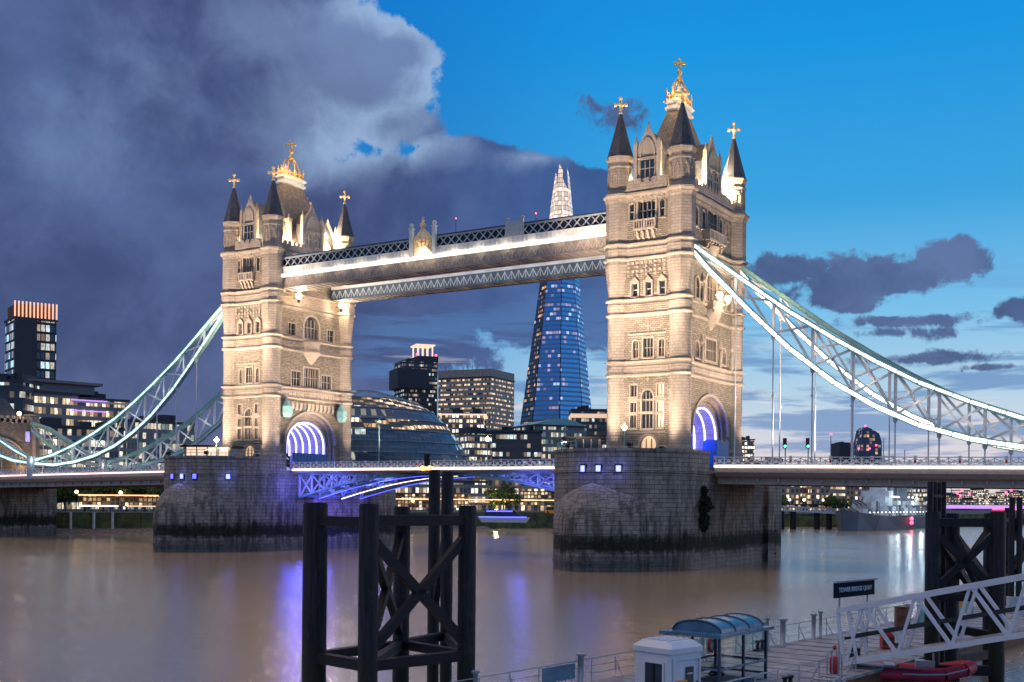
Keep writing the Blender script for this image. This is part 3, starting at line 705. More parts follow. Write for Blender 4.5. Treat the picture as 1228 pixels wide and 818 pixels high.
    # corner turrets above the cornice with spire and cross
    for sx in (-1, 1):
        for sy in (-1, 1):
            c = (sx * TX, sy * TY, 0); m = MB()
            m.lathe([(1.98, 55.7), (1.98, 56.0), (1.86, 56.2), (1.86, 59.6), (1.98, 59.7), (1.98, 59.95), (1.86, 60.05), (1.86, 60.5), (2.1, 60.9), (2.2, 61.25), (2.05, 61.4)], c, 8, smooth=False, rot=R(22.5))
            for k in range(8):
                th = R(45 * k); n = Vector((math.cos(th), math.sin(th), 0)); sd_ = Vector((-n.y, n.x, 0)); o = Vector(c) + n * 1.72
                m.extr([o + sd_ * a + Vector((0, 0, z)) for a, z in ((-.5, 56.6), (-.32, 56.6), (-.32, 58.3), (0, 58.9), (.32, 58.3), (.32, 56.6), (.5, 56.6), (.5, 58.4), (0, 59.35), (-.5, 58.4))], n * .12)
            tu = P_('turret', m, 'ashlar')
            q = MB(); lit_far = (sx > 0 and sy > 0)
            q.lathe([(2.12, 61.3), (1.95, 61.6), (1.25, 64.2), (.62, 66.6), (.22, 68.1)], c, 8, smooth=False, rot=R(22.5)); P_('spire', q, 'dark_slate', tu)
            q = MB(); q.lathe([(.22, 68.0), (.34, 68.2), (.16, 68.4), (.1, 69.0)], c, 8); dd = Vector((.84, .54, 0))
            C_ = Vector(c)
            q.bar(C_ + Vector((0, 0, 68.6)), C_ + Vector((0, 0, 70.5)),   .28, .28, up=(1, 0, 0)); q.bar(C_ + Vector((0, 0, 69.5)) - dd * .7, C_ + Vector((0, 0, 69.5)) + dd * .7, .28, .3); q.ball(C_ + Vector((0, 0, 69.5)), .42, 6)
            for e in (dd * .8, -dd * .8): q.ball(C_ + e + Vector((0, 0, 69.5)), .32, 6)
            q.ball(C_ + Vector((0, 0, 70.45)), .32, 6); P_('finial', q, 'gilt_paint', tu)
    # steep roof, truncated, with gilded crown
    def rr(hx, hy, z): return [(-hx, -hy, z), (hx, -hy, z), (hx, hy, z), (-hx, hy, z)]
    m = MB(); m.loft([rr(5.0, 8.4, 55.8), rr(4.5, 7.4, 57.6), rr(2.35, 4.75, 64.5), rr(.75, 2.75, 69.8)]); ro = P_('roof', m, 'roof_slate')
    m = MB(); m.loft([rr(.8, 2.8, 69.8), rr(1.05, 3.05, 70.1), rr(1.05, 3.05, 70.4), rr(.85, 2.8, 70.5), rr(.85, 2.8, 70.9), rr(1.2, 3.2, 71.2), rr(1.2, 3.2, 71.4)]); P_('roof_cornice', m, 'pale_paint', ro)
    cr = MB()
    ring_ = []
    for k in range(16):
        th = 2 * math.pi * k / 16; x, y = 1.0 * math.cos(th), 2.7 * math.sin(th) 
        x = max(-.95, min(.95, x * 1.4)); y = max(-2.6, min(2.6, y * 1.3)); ring_.append(Vector((x, y, 71.5)))
        h = 1.9 if k % 2 == 0 else 1.1
        cr.lathe([(.16, 0), (.2, .2), (.07, .4), (.08, h * .6), (.22, h * .72), (.07, h * .86), (.12, h), (.01, h + .3)], (x, y, 71.5), 6)
    cr.path(ring_ + [ring_[0]], .2, 6); cr.path([p + Vector((0, 0, .8)) for p in ring_ + [ring_[0]]], .12, 5)
    for sx, sy in ((1, 0), (-1, 0), (0, 1), (0, -1), (.7, .7), (-.7, .7), (.7, -.7), (-.7, -.7)):
        pts = [(sx * .95 * math.cos(R(a)) ** .6, sy * 2.3 * math.cos(R(a)) ** .6, 72.2 + 2.9 * math.sin(R(a))) for a in range(0, 90, 12)]
        cr.path(pts + [(0, 0, 75.2)], .10, 5)
    cr.lathe([(.5, 75.0), (.6, 75.4), (.3, 75.8), (.2, 76.1), (.42, 76.5), (.42, 76.8), (.15, 77.1), (.1, 77.5)], (0, 0, 0), 8)
    cr.bar((0, 0, 77.3), (0, 0, 78.6), .32, .32, up=(1, 0, 0)); cr.bar((-.6, -.4, 78.0), (.6, .4, 78.0), .32, .34); cr.ball((0, 0, 78.6), .26, 6); cr.ball((.6, .4, 78.0), .26, 6); cr.ball((-.6, -.4, 78.0), .26, 6); P_('crown', cr, 'gold')
    lamp('POINT', 'crown_light', (1.2, -4.4, 72.6), 800, (1, .62, .28), parent=t); lamp('POINT', 'crown_light', (3.0, -.5, 72.6), 800, (1, .62, .25), parent=t)
    # gabled dormers
    def gable(face, hw, two):
        n = Vector(FN[face]); o = Vector(face_pt(face, 0, 0, .05)); sd_ = (Vector(face_pt(face, 1, 0, .05)) - o)
        P2 = lambda a, z, d=0.: o + sd_ * a + n * d + Vector((0, 0, z))
        m = MB(); m.extr([P2(a, z) for a, z in ((-hw, 55.7), (hw, 55.7), (hw, 61.6), (0, 64.9), (-hw, 61.6))], -n * .6)
        for s2 in (-1, 1):
            m.obox(P2(s2 * (hw + .1), 59.2, .02), sd_ * .28, n * .3, (0, 0, 3.5)); m.lathe([(.36, 62.7), (.42, 62.9), (.16, 63.4), (.02, 64.2)], P2(s2 * (hw + .1), 0, .02), 6)
            m.bar(P2(s2 * hw, 61.65, -.2), P2(0, 65.0, -.2), .55, .28)
        m.lathe([(.2, 64.9), (.3, 65.2), (.05, 65.9)], P2(0, 0, -.2), 6)
        m.obox(P2(0, 60.5, .08), sd_ * hw, n * .14, (0, 0, .1)); m.obox(P2(0, 57.1, .08), sd_ * hw, n * .14, (0, 0, .1))
        arc = [(math.cos(R(a)) * hw * .72, 60.7 + 2.5 * math.sin(R(a)) * (1 + .12 * math.sin(R(a)))) for a in range(0, 181, 15)]
        arc2 = [(math.cos(R(a)) * hw * .56, 60.7 + 1.9 * math.sin(R(a)) * (1 + .12 * math.sin(R(a)))) for a in range(0, 181, 15)]
        m.ring([P2(a, z) for a, z in arc2], [P2(a, z) for a, z in arc], n * .2)
        g = P_('gable', m, 'carved')
        q = MB(); a = P2(-hw * .93, 61.6, -.5); b_ = P2(hw * .93, 61.6, -.5); c_ = P2(0, 64.7, -.5); q.extr([a, b_, c_], -n * (4.2 if face in 'EW' else 3.4))
        q.extr([P2(-hw * .93, 55.9, -.5), P2(hw * .93, 55.9, -.5), P2(hw * .93, 61.58, -.5), P2(-hw * .93, 61.58, -.5)], -n * (2.4 if face in 'EW' else 1.5)); P_('dormer_roof', q, 'dark_slate', g)
        spans = ([(-hw * .78, -hw * .12), (hw * .12, hw * .78)] if two else [(-hw * .62, hw * .62)])
        for u0, u1 in spans:
            po = opening(u0, u1, 57.4, 60.2, 'round' if two else 'flat'); f = MB(); gg = grow(po, .14)
            f.ring([P2(a, z, 0) for a, z in po], [P2(a, z, 0) for a, z in gg], n * .16)
            k = 2 if two else 3
            for i in range(1, k): f.obox(P2(u0 + (u1 - u0) * i / k, 58.7, .09), sd_ * .06, n * .06, (0, 0, 1.3))
            f.obox(P2((u0 + u1) / 2, 58.9, .09), sd_ * (u1 - u0) / 2, n * .05, (0, 0, .06))
            w = P_('window', f, 'carved', g); q = MB(); q.extr([P2(a, z, .01) for a, z in po], n * .03); q.build('pane', 'glass_dark', w, org)
        return g
    gable('E', 1.8, False); gable('W', 1.8, False); gable('N', 2.6, True); gable('S', 2.6, True)
    for sx, sy in ((1, -1), (1, 1), (-1, -1), (-1, 1)):   # chimney stacks beside the gables
        m = MB(); x, y = sx * 3.9, sy * 4.6; m.box(x - .45, x + .45, y - .35, y + .35, 56, 61.9); m.box(x - .55, x + .55, y - .45, y + .45, 61.9, 62.3); m.lathe([(.22, 62.3), (.18, 63.2)], (x, y, 0), 8); P_('chimney', m, 'carved')
    # floodlights behind the parapets, washing the roof foot
    for sx in (-1, 1):
        for sy in (-1, 1):
            m = MB(); x, y = sx * 5.0, sy * 6.3; m.box(x - .2, x + .2, y - .35, y + .35, 56.0, 56.5); m.box(x - .12, x + .12, y - .3, y + .3, 56.5, 56.56, 1); P_('floodlight', m, ['dark_steel', 'lamp_warm'])
            if sx > 0: lamp('POINT', 'spire_light', (sx * 3.0, sy * 7.7, 62.3), 5000 if sy > 0 else 260, (1, .76, .48), size=.3, parent=t)
            lamp('POINT', 'roof_light', (x, y, 57.7), 9000, (1, .70, .40), size=.4, parent=t)
            if sy < 0: lamp('POINT', 'roof_light', (sx * 2.9, -9.9, 57.5), 900, (1, .74, .45), size=.3, parent=t)
    lamp('SPOT', 'spire_light', (2.2, 7.6, 57.6), 16000, (1, .74, .45), target=(5.1, 10, 64.5), size=.3, spot=50, parent=t); lamp('POINT', 'roof_light', (6.2, -1.2, 59.5), 10, (1, .72, .42), size=.3, parent=t)
    for x in (-3, 0, 3): lamp('POINT', 'vault_light', (x, 0, 19.5), 1500, (.05, .07, 1), size=.5, parent=t)
    return t
make_tower(41, 1, 'larger right-hand stone bridge tower with gilded crown and two blazing lamps on its side')
make_tower(-41, -1, 'left-hand stone bridge tower with gilded crown, white light ribs glowing in its open arch')

# ------------------------------------------------------------------ piers
def make_pier(X, label):
    t = thing('bridge_pier', label, 'bridge pier', (X, 0, 0), 0, 'granite piers in the river', local=True); HW = 10.65; YC = 16.4
    # upper body: straight sides recessed under the decks, semicircular ends
    def ring(hw, yc, z, rec=0.):
        pts = []
        for k in range(25): a = -90 + 180 * k / 24; pts.append((hw * math.sin(R(a)) , -yc - hw * math.cos(R(a))))
        # a runs -90..90 along the east nose from x=-hw to x=+hw
        e = pts; r_ = [(hw, -12.2), (hw - rec, -12.1), (hw - rec, 12.1), (hw, 12.2)]
        w = [(-x, -y) for x, y in e]; l_ = [(-x, -y) for x, y in r_]
        return [(x, y, z) for x, y in e + r_ + w + l_]
    m = MB(); m.loft([ring(HW, YC, -3, .7), ring(HW, YC, 13.3, .7), ring(HW + .18, YC, 13.45, .7), ring(HW + .18, YC, 13.75, .7), ring(HW, YC, 13.9, .7), ring(HW, YC, 14.5, .7)])
    m.build('pier_body', 'pier_granite', t)
    for s_ in (-1, 1):   # parapet round each rounded end
        def pr(hw, z): return [(hw * math.sin(R(a)), s_ * (-YC - hw * math.cos(R(a))), z) for a in range(-90, 91, 6)]
        i0 = [(-HW + .5, s_ * -11.9, 0)] + [(x, y, 0) for x, y, z in pr(HW - .5, 0)] + [(HW - .5, s_ * -11.9, 0)]
        q = MB()
        for r0, r1, z0, z1 in ((HW - .5, HW + .02, 14.5, 16.35), (HW - .6, HW + .2, 16.35, 16.7)):
            a = [(-r0, s_ * -11.9)] + [(x, y) for x, y, z in pr(r0, 0)] + [(r0, s_ * -11.9)]
            b = [(-r1, s_ * -11.9)] + [(x, y) for x, y, z in pr(r1, 0)] + [(r1, s_ * -11.9)]
            for k in range(len(a) - 1):
                q.add([(a[k][0], a[k][1], z0), (b[k][0], b[k][1], z0), (b[k + 1][0], b[k + 1][1], z0), (a[k + 1][0], a[k + 1][1], z0),
                       (a[k][0], a[k][1], z1), (b[k][0], b[k][1], z1), (b[k + 1][0], b[k + 1][1], z1), (a[k + 1][0], a[k + 1][1], z1)],
                      [(0, 3, 2, 1), (4, 5, 6, 7), (0, 1, 5, 4), (1, 2, 6, 5), (2, 3, 7, 6), (3, 0, 4, 7)])
        q.build('parapet', 'pier_granite', t)
        # pointed cutwater with a domed cap leaning on the drum
        c = MB(); n = 28; rows = []
        def nose(k):  # ogive plan point at station k, growing from one shoulder round the tip
            f = -1 + 2 * k / n; a = abs(f); x = math.copysign((HW + .05) * (1 - (1 - a) ** 1.5), f) ; y = -YC + 1 - (16.3) * (1 - a ** 1.45)
            return Vector((x, y))
        def wall(k):
            f = -1 + 2 * k / n; th = f * math.pi / 2; return Vector((HW * .985 * math.sin(th), -YC - HW * .985 * math.cos(th)))
        for z in (-3, 4.6, 6.4): rows.append([Vector((*nose(k), z)) for k in range(n + 1)])
        for s in range(1, 9):
            u = s / 8; row = []
            for k in range(n + 1):
                f = abs(-1 + 2 * k / n); p = nose(k).lerp(wall(k), u ** 1.15); H = 5.6 * (1 - f ** 1.05)
                row.append(Vector((p.x, p.y, 6.4 + H * math.sin(u * math.pi / 2) ** .85)))
            rows.append(row)
        vs = [(p.x, s_ * p.y, p.z) for row in rows for p in row]
        c.add(vs, [(i * (n + 1) + k, i * (n + 1) + k + 1, (i + 1) * (n + 1) + k + 1, (i + 1) * (n + 1) + k) for i in range(len(rows) - 1) for k in range(n)], smooth=True)
        c.build('cutwater', 'pier_granite', t)
        for z in (1.2, 4.9):      # ledge courses round the foot
            q = MB()
            for k in range(n):
                a, b = nose(k), nose(k + 1); q.bar((a.x, s_ * (a.y - .05), z), (b.x, s_ * (b.y - .05), z), .24, .3)
            q.build('string_course', 'pier_granite', t)
    return t
piers = [make_pier(41, 'right-hand granite bridge pier with three blue lamps and a dark bush on its flank'),
         make_pier(-41, 'left-hand granite bridge pier, its flank under the central span washed with blue light')]
# square blue lamps set in the drums
def drum_pt(X, px, z, r=10.75):
    best = None
    for a in range(-88, 89):
        x, y = X + r * math.sin(R(a)), -16.4 - r * math.cos(R(a)); d = (x - CX, y - CY); D = d[0] * FW[0] + d[1] * FW[1]; u = FPX * (d[0] * RT[0] + d[1] * RT[1]) / D
        e = abs(614 + u * CR - px)
        if (x - X) * (CX - x) + (y + 16.4) * (CY - y) < 0: continue
        if best is None or e < best[0]: best = (e, a, D)
    return best[1], best[2]
for X, par, pxs in ((41, piers[0], (697, 715.5, 740)), (-41, piers[1], (205, 216.5, 232, 271))):
    for px in pxs:
        a, D = drum_pt(X, px, 0); n = Vector((math.sin(R(a)), -math.cos(R(a)), 0)); c = Vector((X, -16.4, 0)) + n * 10.72; c.z = 13.1
        if X > 0: c.z = 13.9
        sd_ = Vector((-n.y, n.x, 0)); m = MB(); m.obox(c, sd_ * .5, n * .12, (0, 0, .58)); m.obox(c + n * .1, sd_ * .34, n * .1, (0, 0, .42), 1)
        m.build('blue_lamp', ['dark_steel', 'lamp_blue'], par, (X, 0, 0))
        if par is piers[0] or px in (216.5, 271): lamp('POINT', 'blue_light', c + n * .9, 90, (.15, .2, 1), size=.3)
for X in (41, -41):    # lights inside the pier flanks of the opening span
    s_ = -1 if X > 0 else 1
    lamp('SPOT', 'blue_wash', (X + s_ * 22, -5, 8), 13000, (.12, .10, 1), target=(X + s_ * 10, 2, 6), size=.5, spot=70)
# ------------------------------------------------------------------ hut and railings on the pier tops
def hut(x, y, w, d, rz, label, name='pier_cabin'):
    t = thing(name, label, 'cabin', (x, y, 14.5), rz, 'flat-roofed cabins on the pier tops', local=True)
    b = MB(); b.box(-w / 2, w / 2, -d / 2, d / 2, 0, 1.6); b.box(-w / 2, -w / 2 + .3, -d / 2, d / 2, 1.6, 3.9); b.box(w / 2 - .3, w / 2, -d / 2, d / 2, 1.6, 3.9)
    k = 5
    for i in range(k): x_ = -w / 2 + .3 + (w - .6) * i / (k - 1); b.box(x_ - .08, x_ + .08, -d / 2, -d / 2 + .2, 1.6, 3.9)
    b.box(-w / 2 + .3, w / 2 - .3, d / 2 - .3, d / 2, 1.6, 3.9); b.build('cabin_wall', 'concrete', t)
    g = MB(); g.box(-w / 2 + .3, w / 2 - .3, -d / 2 + .1, -d / 2 + .15, 1.6, 3.9); g.build('window', 'lit_soft' if x < 0 else 'glass_dark', t)
    r_ = MB(); r_.box(-w / 2 - .6, w / 2 + .6, -d / 2 - .6, d / 2 + .6, 3.9, 4.25); r_.build('roof', 'dark_steel', t)
    return t
hut(-41, -19.5, 8.5, 5, .45, 'low cabin with lit windows and dark flat roof on the left-hand pier')
hut(34.5, -18, 5, 4, .5, 'small dark cabin on the parapet edge of the right-hand pier')
for X, a0, a1, lab in ((-41, 5, 88, 'teal rail fence on the parapet of the left-hand pier'), (41, -80, -10, 'teal rail fence on the parapet of the right-hand pier')):
    m = MB(); pts = [(X + 10.3 * math.sin(R(a)), -16.4 - 10.3 * math.cos(R(a))) for a in range(a0, a1, 7)]
    for x, y in pts: m.tube((x, y, 16.7), (x, y, 17.75), .05, 6)
    for z in (17.2, 17.75): m.path([(x, y, z) for x, y in pts], .045, 5)
    solo('rail_fence', m, 'teal_paint', lab, 'railing', (pts[0][0], pts[0][1], 16.7), 'rail fences on the pier tops')

# ------------------------------------------------------------------ decks
def deck_z(x): 
    a = abs(x); return 14.75 - max(0, a - 52) * .0125
def deck_span(x0, x1, label, warm):
    t = thing('bridge_deck', label, 'bridge deck', ((x0 + x1) / 2, 0, deck_z((x0 + x1) / 2)), 0, 'road decks of the bridge')
    n = 14; xs = [x0 + (x1 - x0) * i / n for i in range(n + 1)]
    side = abs(x0) > 40 or abs(x1) > 40
    dep = 1.75 if side else .75
    m = MB()
    rings = []
    for x in xs:
        z = deck_z(x); rings.append([(x, -9.9, z), (x, -10.2, z - .3), (x, -10.25, z - dep * .55), (x, -9.7, z - dep * .9), (x, -9.3, z - dep), (x, 9.3, z - dep), (x, 9.7, z - dep * .9), (x, 10.25, z - dep * .55), (x, 10.2, z - .3), (x, 9.9, z)])
    m.loft(rings); m.build('deck_slab', 'fascia_brown', t)
    m = MB()
    for x in xs[:-1]: pass
    m.loft([[(x, -5.5, deck_z(x) + .004), (x, 5.5, deck_z(x) + .004), (x, 5.5, deck_z(x) + .03), (x, -5.5, deck_z(x) + .03)] for x in xs]); m.build('roadway', 'tarmac', t)
    if side:
        m = MB()
        k = int(abs(x1 - x0) / 3)
        for i in range(1, k): x = x0 + (x1 - x0) * i / k; z = deck_z(x) - dep; m.box(x - .15, x + .15, -9.2, 9.2, z - .55, z + .01)
        for y in (-8.6, 8.6): m.loft([[(x, y - .25, deck_z(x) - dep - .9), (x, y + .25, deck_z(x) - dep - .9), (x, y + .25, deck_z(x) - dep + .01), (x, y - .25, deck_z(x) - dep + .01)] for x in xs])
        m.build('girder', 'fascia_brown', t)
    for s_ in (-1, 1):
        m = MB(); y = s_ * 10.27
        m.loft([[(x, y - .06, deck_z(x) - .25), (x, y + .06, deck_z(x) - .25), (x, y + .06, deck_z(x) - .02), (x, y - .06, deck_z(x) - .02)] for x in xs]); m.build('light_strip', warm, t)
        m = MB(); sp = 1.41; k = int(round(abs(x1 - x0) / sp)); y = s_ * 9.95; lo, hi = .12, 1.2
        for i in range(k + 1):
            x = x0 + (x1 - x0) * i / k; z = deck_z(x); big = i % 4 == 0
            w = .17 if big else .05; m.box(x - w, x + w, y - .09, y + .09, z, z + (1.38 if big else 1.2))
            if i < k:
                xb = x0 + (x1 - x0) * (i + 1) / k; zb = deck_z(xb)
                for a, b in ((lo + .12, hi - .12), (hi - .12, lo + .12)): m.bar((x, y, z + a), (xb, y, zb + b), .06, .09)
                xm, zm = (x + xb) / 2, (z + zb) / 2 + .66
                m.extr([(xm - .26, y - .05, zm), (xm, y - .05, zm - .3), (xm + .26, y - .05, zm), (xm, y - .05, zm + .3)], (0, .1, 0))
                m.bar((x, y, z + lo), (xb, y, zb + lo), .14, .14); m.bar((x, y, z + hi), (xb, y, zb + hi), .2, .12)
        ra = m.build('railing', 'pale_paint', t)
        for i in range(0, k + 1, 4):
            q = MB(); x = x0 + (x1 - x0) * i / k; z = deck_z(x); q.box(x - .13, x + .13, y + s_ * .09, y + s_ * .12, z + .45, z + .85)
            q.build('shield', 'red_paint', ra, tuple(t['org']))
    return t
deck_span(51.7, 150, 'right-hand side-span deck of the bridge with white light line, running off to the right edge', 'led_white')
deck_span(-51.7, -134, 'left-hand side-span deck of the bridge reaching to the south bank', 'led_pink')
deck_span(-30.3, 30.3, 'central opening deck of the bridge between the two piers', 'led_white')
m = MB(); 
for X in (41, -41): pass
# raised-leaf girders below the central span
def leaf(sx, label):
    t = thing('bascule_girder', label, 'bridge girder', (sx * 30, 0, 9.5), 0, 'arched girders under the central span')
    zb = lambda x: 13.85 - 4.25 * (max(0, abs(x) - 3) / 27) ** 1.7
    for gi, y in enumerate((-8.6, -3.2, 3.2, 8.6)):
        m = MB(); xs = [3 + (30 - 3) * i / 9 for i in range(10)]
        for a, b in zip(xs, xs[1:]): m.bar((sx * a, y, zb(a)), (sx * b, y, zb(b)), .5, .34)
        m.bar((sx * 3, y, 13.85), (sx * 30, y, 13.85), .5, .25); tr = m.build('bottom_chord', 'teal_paint', t)
        m = MB()
        for i, (a, b) in enumerate(zip(xs, xs[1:])):
            if 13.8 - zb(b) < .4: continue
            m.bar((sx * b, y, zb(b)), (sx * b, y, 13.8), .28, .28); m.bar((sx * a, y, 13.75), (sx * b, y, zb(b)), .2, .24); m.bar((sx * a, y, zb(a)), (sx * b, y, 13.75), .2, .24)
        m.build('lattice', 'pale_paint', t)
        if gi in (1, 2, 3) :
            q = MB()
            for a, b in zip(xs, xs[1:]): q.bar((sx * a, y - .1, zb(a) - .2), (sx * b, y - .1, zb(b) - .2), .34, .07)
            q.build('light_strip', 'led_blue' if gi != 2 else 'led_warm', t)
    m = MB()
    for i in range(2, 10): x = 3 + 3 * i; m.bar((sx * x, -8.6, zb(x) + .3), (sx * x, 8.6, zb(x) + .3), .25, .3)
    m.build('cross_beam', 'blue_steel', t)
    lamp('POINT', 'leaf_light', (sx * 27, -11.6, 11.5), 900, (.12, .13, 1), size=.4); lamp('POINT', 'leaf_light', (sx * 20, -11.6, 12.2), 420, (.12, .13, 1), size=.4)
    lamp('POINT', 'leaf_light', (sx * 26, -6, 12.2), 900, (.16, .18, 1), size=.5); lamp('POINT', 'leaf_light', (sx * 20, 0, 12.6), 700, (.2, .22, 1), size=.5)
    lamp('POINT', 'leaf_light', (sx * 14, -5, 13.0), 250, (.25, .25, 1), size=.4)
leaf(1, 'right-hand arched steel girders of the central span glowing blue'); leaf(-1, 'left-hand arched steel girders of the central span with blue and white light lines underneath')
# amber navigation lights at mid span
m = MB(); c = AY(510, 561, -10.7); m.box(c.x - 1.2, c.x + 1.2, -10.9, -10.45, c.z + .25, c.z + .5); m.box(c.x - .5, c.x + .5, -10.8, -10.5, c.z + .5, c.z + 2.3)
for s_ in (-.75, .75): m.ball((c.x + s_, -10.75, c.z - .05), .42, 8, 1)
solo('navigation_light', m, ['dark_steel', 'lamp_amber'], 'pair of amber lights hanging under the middle of the central span', 'signal light', (c.x, -10.7, c.z))

# ------------------------------------------------------------------ high walkways
def walkway(s_, label):
    y0, y1 = (-9.2, -5.6) if s_ < 0 else (5.6, 9.2); X0 = 35.3
    t = thing('high_walkway', label, 'walkway', (0, (y0 + y1) / 2, 48.2), 0, 'high-level walkways between the towers')
    m = MB(); m.box(-X0, X0, y0 + .15, y1 - .15, 48.2, 48.5); 
    for i in range(48): x = -X0 + 2 * X0 * (i + .5) / 48; m.box(x - .09, x + .09, y0 + .1, y1 - .1, 48.05, 48.2)
    m.build('soffit', 'walkway_paint', t)
    for k, y in enumerate((y0, y1)):
        o = -1 if k == 0 else 1
        g = MB(); g.box(-X0, X0, y - .1, y + .1, 48.3, 50.0); g.box(-X0, X0, y - .2, y + .2, 48.1, 48.35); g.box(-X0, X0, y - .16, y + .16, 49.9, 50.1)
        for i in range(48):
            x = -X0 + 2 * X0 * i / 48; w = 2 * X0 / 48; yy = y + o * .1
            g.bar((x, yy, 48.45), (x + w / 2, yy, 49.85), .12, .17, 1, up=(0, 1, 0)); g.bar((x + w / 2, yy, 49.85), (x + w, yy, 48.45), .12, .17, 1, up=(0, 1, 0)); g.bar((x + w / 2, yy, 48.4), (x + w / 2, yy, 49.85), .1, .1, 1, up=(0, 1, 0))
        g.build('girder', ['walkway_paint' if s_ < 0 else 'dark_panel', 'fascia_brown' if s_ < 0 else 'pale_paint'], t)
        g = MB(); g.box(-X0, X0, y - .12, y + .12, 50.1, 51.75); g.box(-X0, X0, y - .3, y + .3, 51.75, 51.95)
        nb = 94
        for i in range(nb):
            x = -X0 + 2 * X0 * (i + .5) / nb; g.box(x - .1, x + .1, min(y, y + o * .3), max(y, y + o * .3), 50.9, 51.75); g.box(x + .1, x + .65, min(y, y + o * .2), max(y, y + o * .2), 51.45, 51.75)
        g.build('cornice', 'white_paint', t)
        if k == 0 and s_ < 0:
            q = MB(); [q.box(-X0 + 2 * X0 * i / 48 + .04, -X0 + 2 * X0 * (i + 1) / 48 - .04, y - .42, y - .3, 50.15, 50.6) for i in range(48)]; q.build('light_strip', 'led_white', t)
        g = MB(); n = 44
        for i in range(n):
            x = -X0 + 2 * X0 * i / n; w = 2 * X0 / n
            g.bar((x, y, 52.0), (x + w, y, 53.6), .12, .17, up=(0, 1, 0)); g.bar((x, y, 53.6), (x + w, y, 52.0), .12, .17, up=(0, 1, 0))
            g.ball((x + w / 2, y, 52.8), .22, 5)
        g.box(-X0, X0, y - .09, y + .09, 53.5, 53.75); g.build('lattice', 'grey_paint', t)
    g = MB(); g.box(-X0, X0, y0 + .3, y1 - .3, 51.96, 53.5); g.build('glazing', 'glass_dark', t)
    g = MB(); g.box(-X0, X0, y0 - .2, y1 + .2, 53.75, 53.95); g.add([(-X0, y0 - .1, 53.95), (X0, y0 - .1, 53.95), (X0, (y0 + y1) / 2, 54.5), (-X0, (y0 + y1) / 2, 54.5), (X0, y1 + .1, 53.95), (-X0, y1 + .1, 53.95)], [(0, 1, 2, 3), (3, 2, 4, 5), (0, 3, 5), (1, 4, 2)])
    g.build('roof', 'dark_blue', t)
    for i in range(13):
        x = -30 + 5 * i
        if s_ < 0: lamp('POINT', 'strip_light', (x, y0 - 1.0, 50.4), 60, (1, .82, .62), size=.4)
        if s_ > 0: lamp('POINT', 'panel_light', (x, y0 - 2.2, 49.4), 95, (.85, .92, 1), size=.4)
        lamp('POINT', 'soffit_light', (x, (y0 + y1) / 2 + s_ * .2, 46.9), 30, (1, .72, .50), size=.4)
    return t
ww = walkway(-1, 'nearer high walkway with bright white strip and lattice parapet'); walkway(1, 'farther high walkway seen below and behind the brighter one')
# coat of arms and pilasters
for px in (308, 615):
    c = AY(px, 300, -9.5); m = MB()
    for s_ in (-1, 1): m.box(c.x + s_ * 1.5 - .25, c.x + s_ * 1.5 + .25, -9.62, -9.35, 51.9, 54.7); m.box(c.x + s_ * 1.5 - .33, c.x + s_ * 1.5 + .33, -9.7, -9.3, 54.7, 54.95)
    m.box(c.x - 1.3, c.x + 1.3, -9.5, -9.35, 51.95, 54.3)
    solo('walkway_pilaster', m, 'grey_paint', 'pair of grey posts with panel on the near walkway, %s the gilded arms' % ('left of' if px < 500 else 'right of'), 'pilaster', (c.x, -9.5, 51.9), 'panels on the near walkway')
cx_ = -1.6; t = thing('coat_of_arms', 'white and gilded coat of arms with crown at the middle of the near walkway', 'coat of arms', (cx_, -9.6, 50.6))
m = MB(); m.extr([(cx_ + a, -9.55, z) for a, z in ((-1.9, 50.7), (1.9, 50.7), (1.9, 53.6), (1.2, 54.3), (.5, 54.9), (0, 55.6), (-.5, 54.9), (-1.2, 54.3), (-1.9, 53.6))], (0, .2, 0)); m.build('panel', 'white_paint', t)
for s_ in (-1, 1):
    m = MB(); m.box(cx_ + s_ * 2.4 - .32, cx_ + s_ * 2.4 + .32, -9.9, -9.3, 50.5, 55.3); m.box(cx_ + s_ * 2.4 - .42, cx_ + s_ * 2.4 + .42, -10, -9.2, 55.3, 55.55); m.ball((cx_ + s_ * 2.4, -9.6, 55.95), .42, 8); m.build('pillar', 'pale_paint', t)
m = MB(); yy = -9.6
fr = [(-1.7, 51.2), (-1.7, 53.5), (-1.1, 54.2), (-.45, 54.7), (0, 55.5), (.45, 54.7), (1.1, 54.2), (1.7, 53.5), (1.7, 51.2)]
m.path([(cx_ + a, yy - .1, z) for a, z in fr], .14, 6)
m.extr([(cx_ + a, yy - .06, z) for a, z in ((-.6, 53.6), (.6, 53.6), (.6, 52.7), (.35, 52.2), (0, 51.95), (-.35, 52.2), (-.6, 52.7))], (0, -.14, 0))
for s_ in (-1, 1):
    for a, z, r_ in ((1.15, 53.2, .3), (1.2, 52.6, .22), (.95, 52.2, .26), (1.25, 51.8, .24), (.75, 53.9, .2), (.4, 54.1, .16)): m.ball((cx_ + s_ * a, yy - .12, z), r_, 6)
m.lathe([(.2, 55.3), (.5, 55.6), (.55, 56.0), (.2, 56.3), (.3, 56.6), (.08, 56.9), (.05, 57.4)], (cx_, yy, 0), 8); m.bar((cx_ - .3, yy, 57.1), (cx_ + .3, yy, 57.1), .12, .12); m.build('emblem', 'gilt_paint', t)
m = MB(); m.bar((cx_ - .07, yy - .22, 52.2), (cx_ - .07, yy - .22, 53.5), .14, .06, up=(0, 1, 0)); m.bar((cx_ - .5, yy - .22, 52.95), (cx_ + .5, yy - .22, 52.95), .14, .06, up=(0, 1, 0)); m.build('shield_cross', 'red_paint', t)
lamp('POINT', 'arms_light', (cx_, -11.2, 51.2), 260, (1, .8, .55), size=.3)

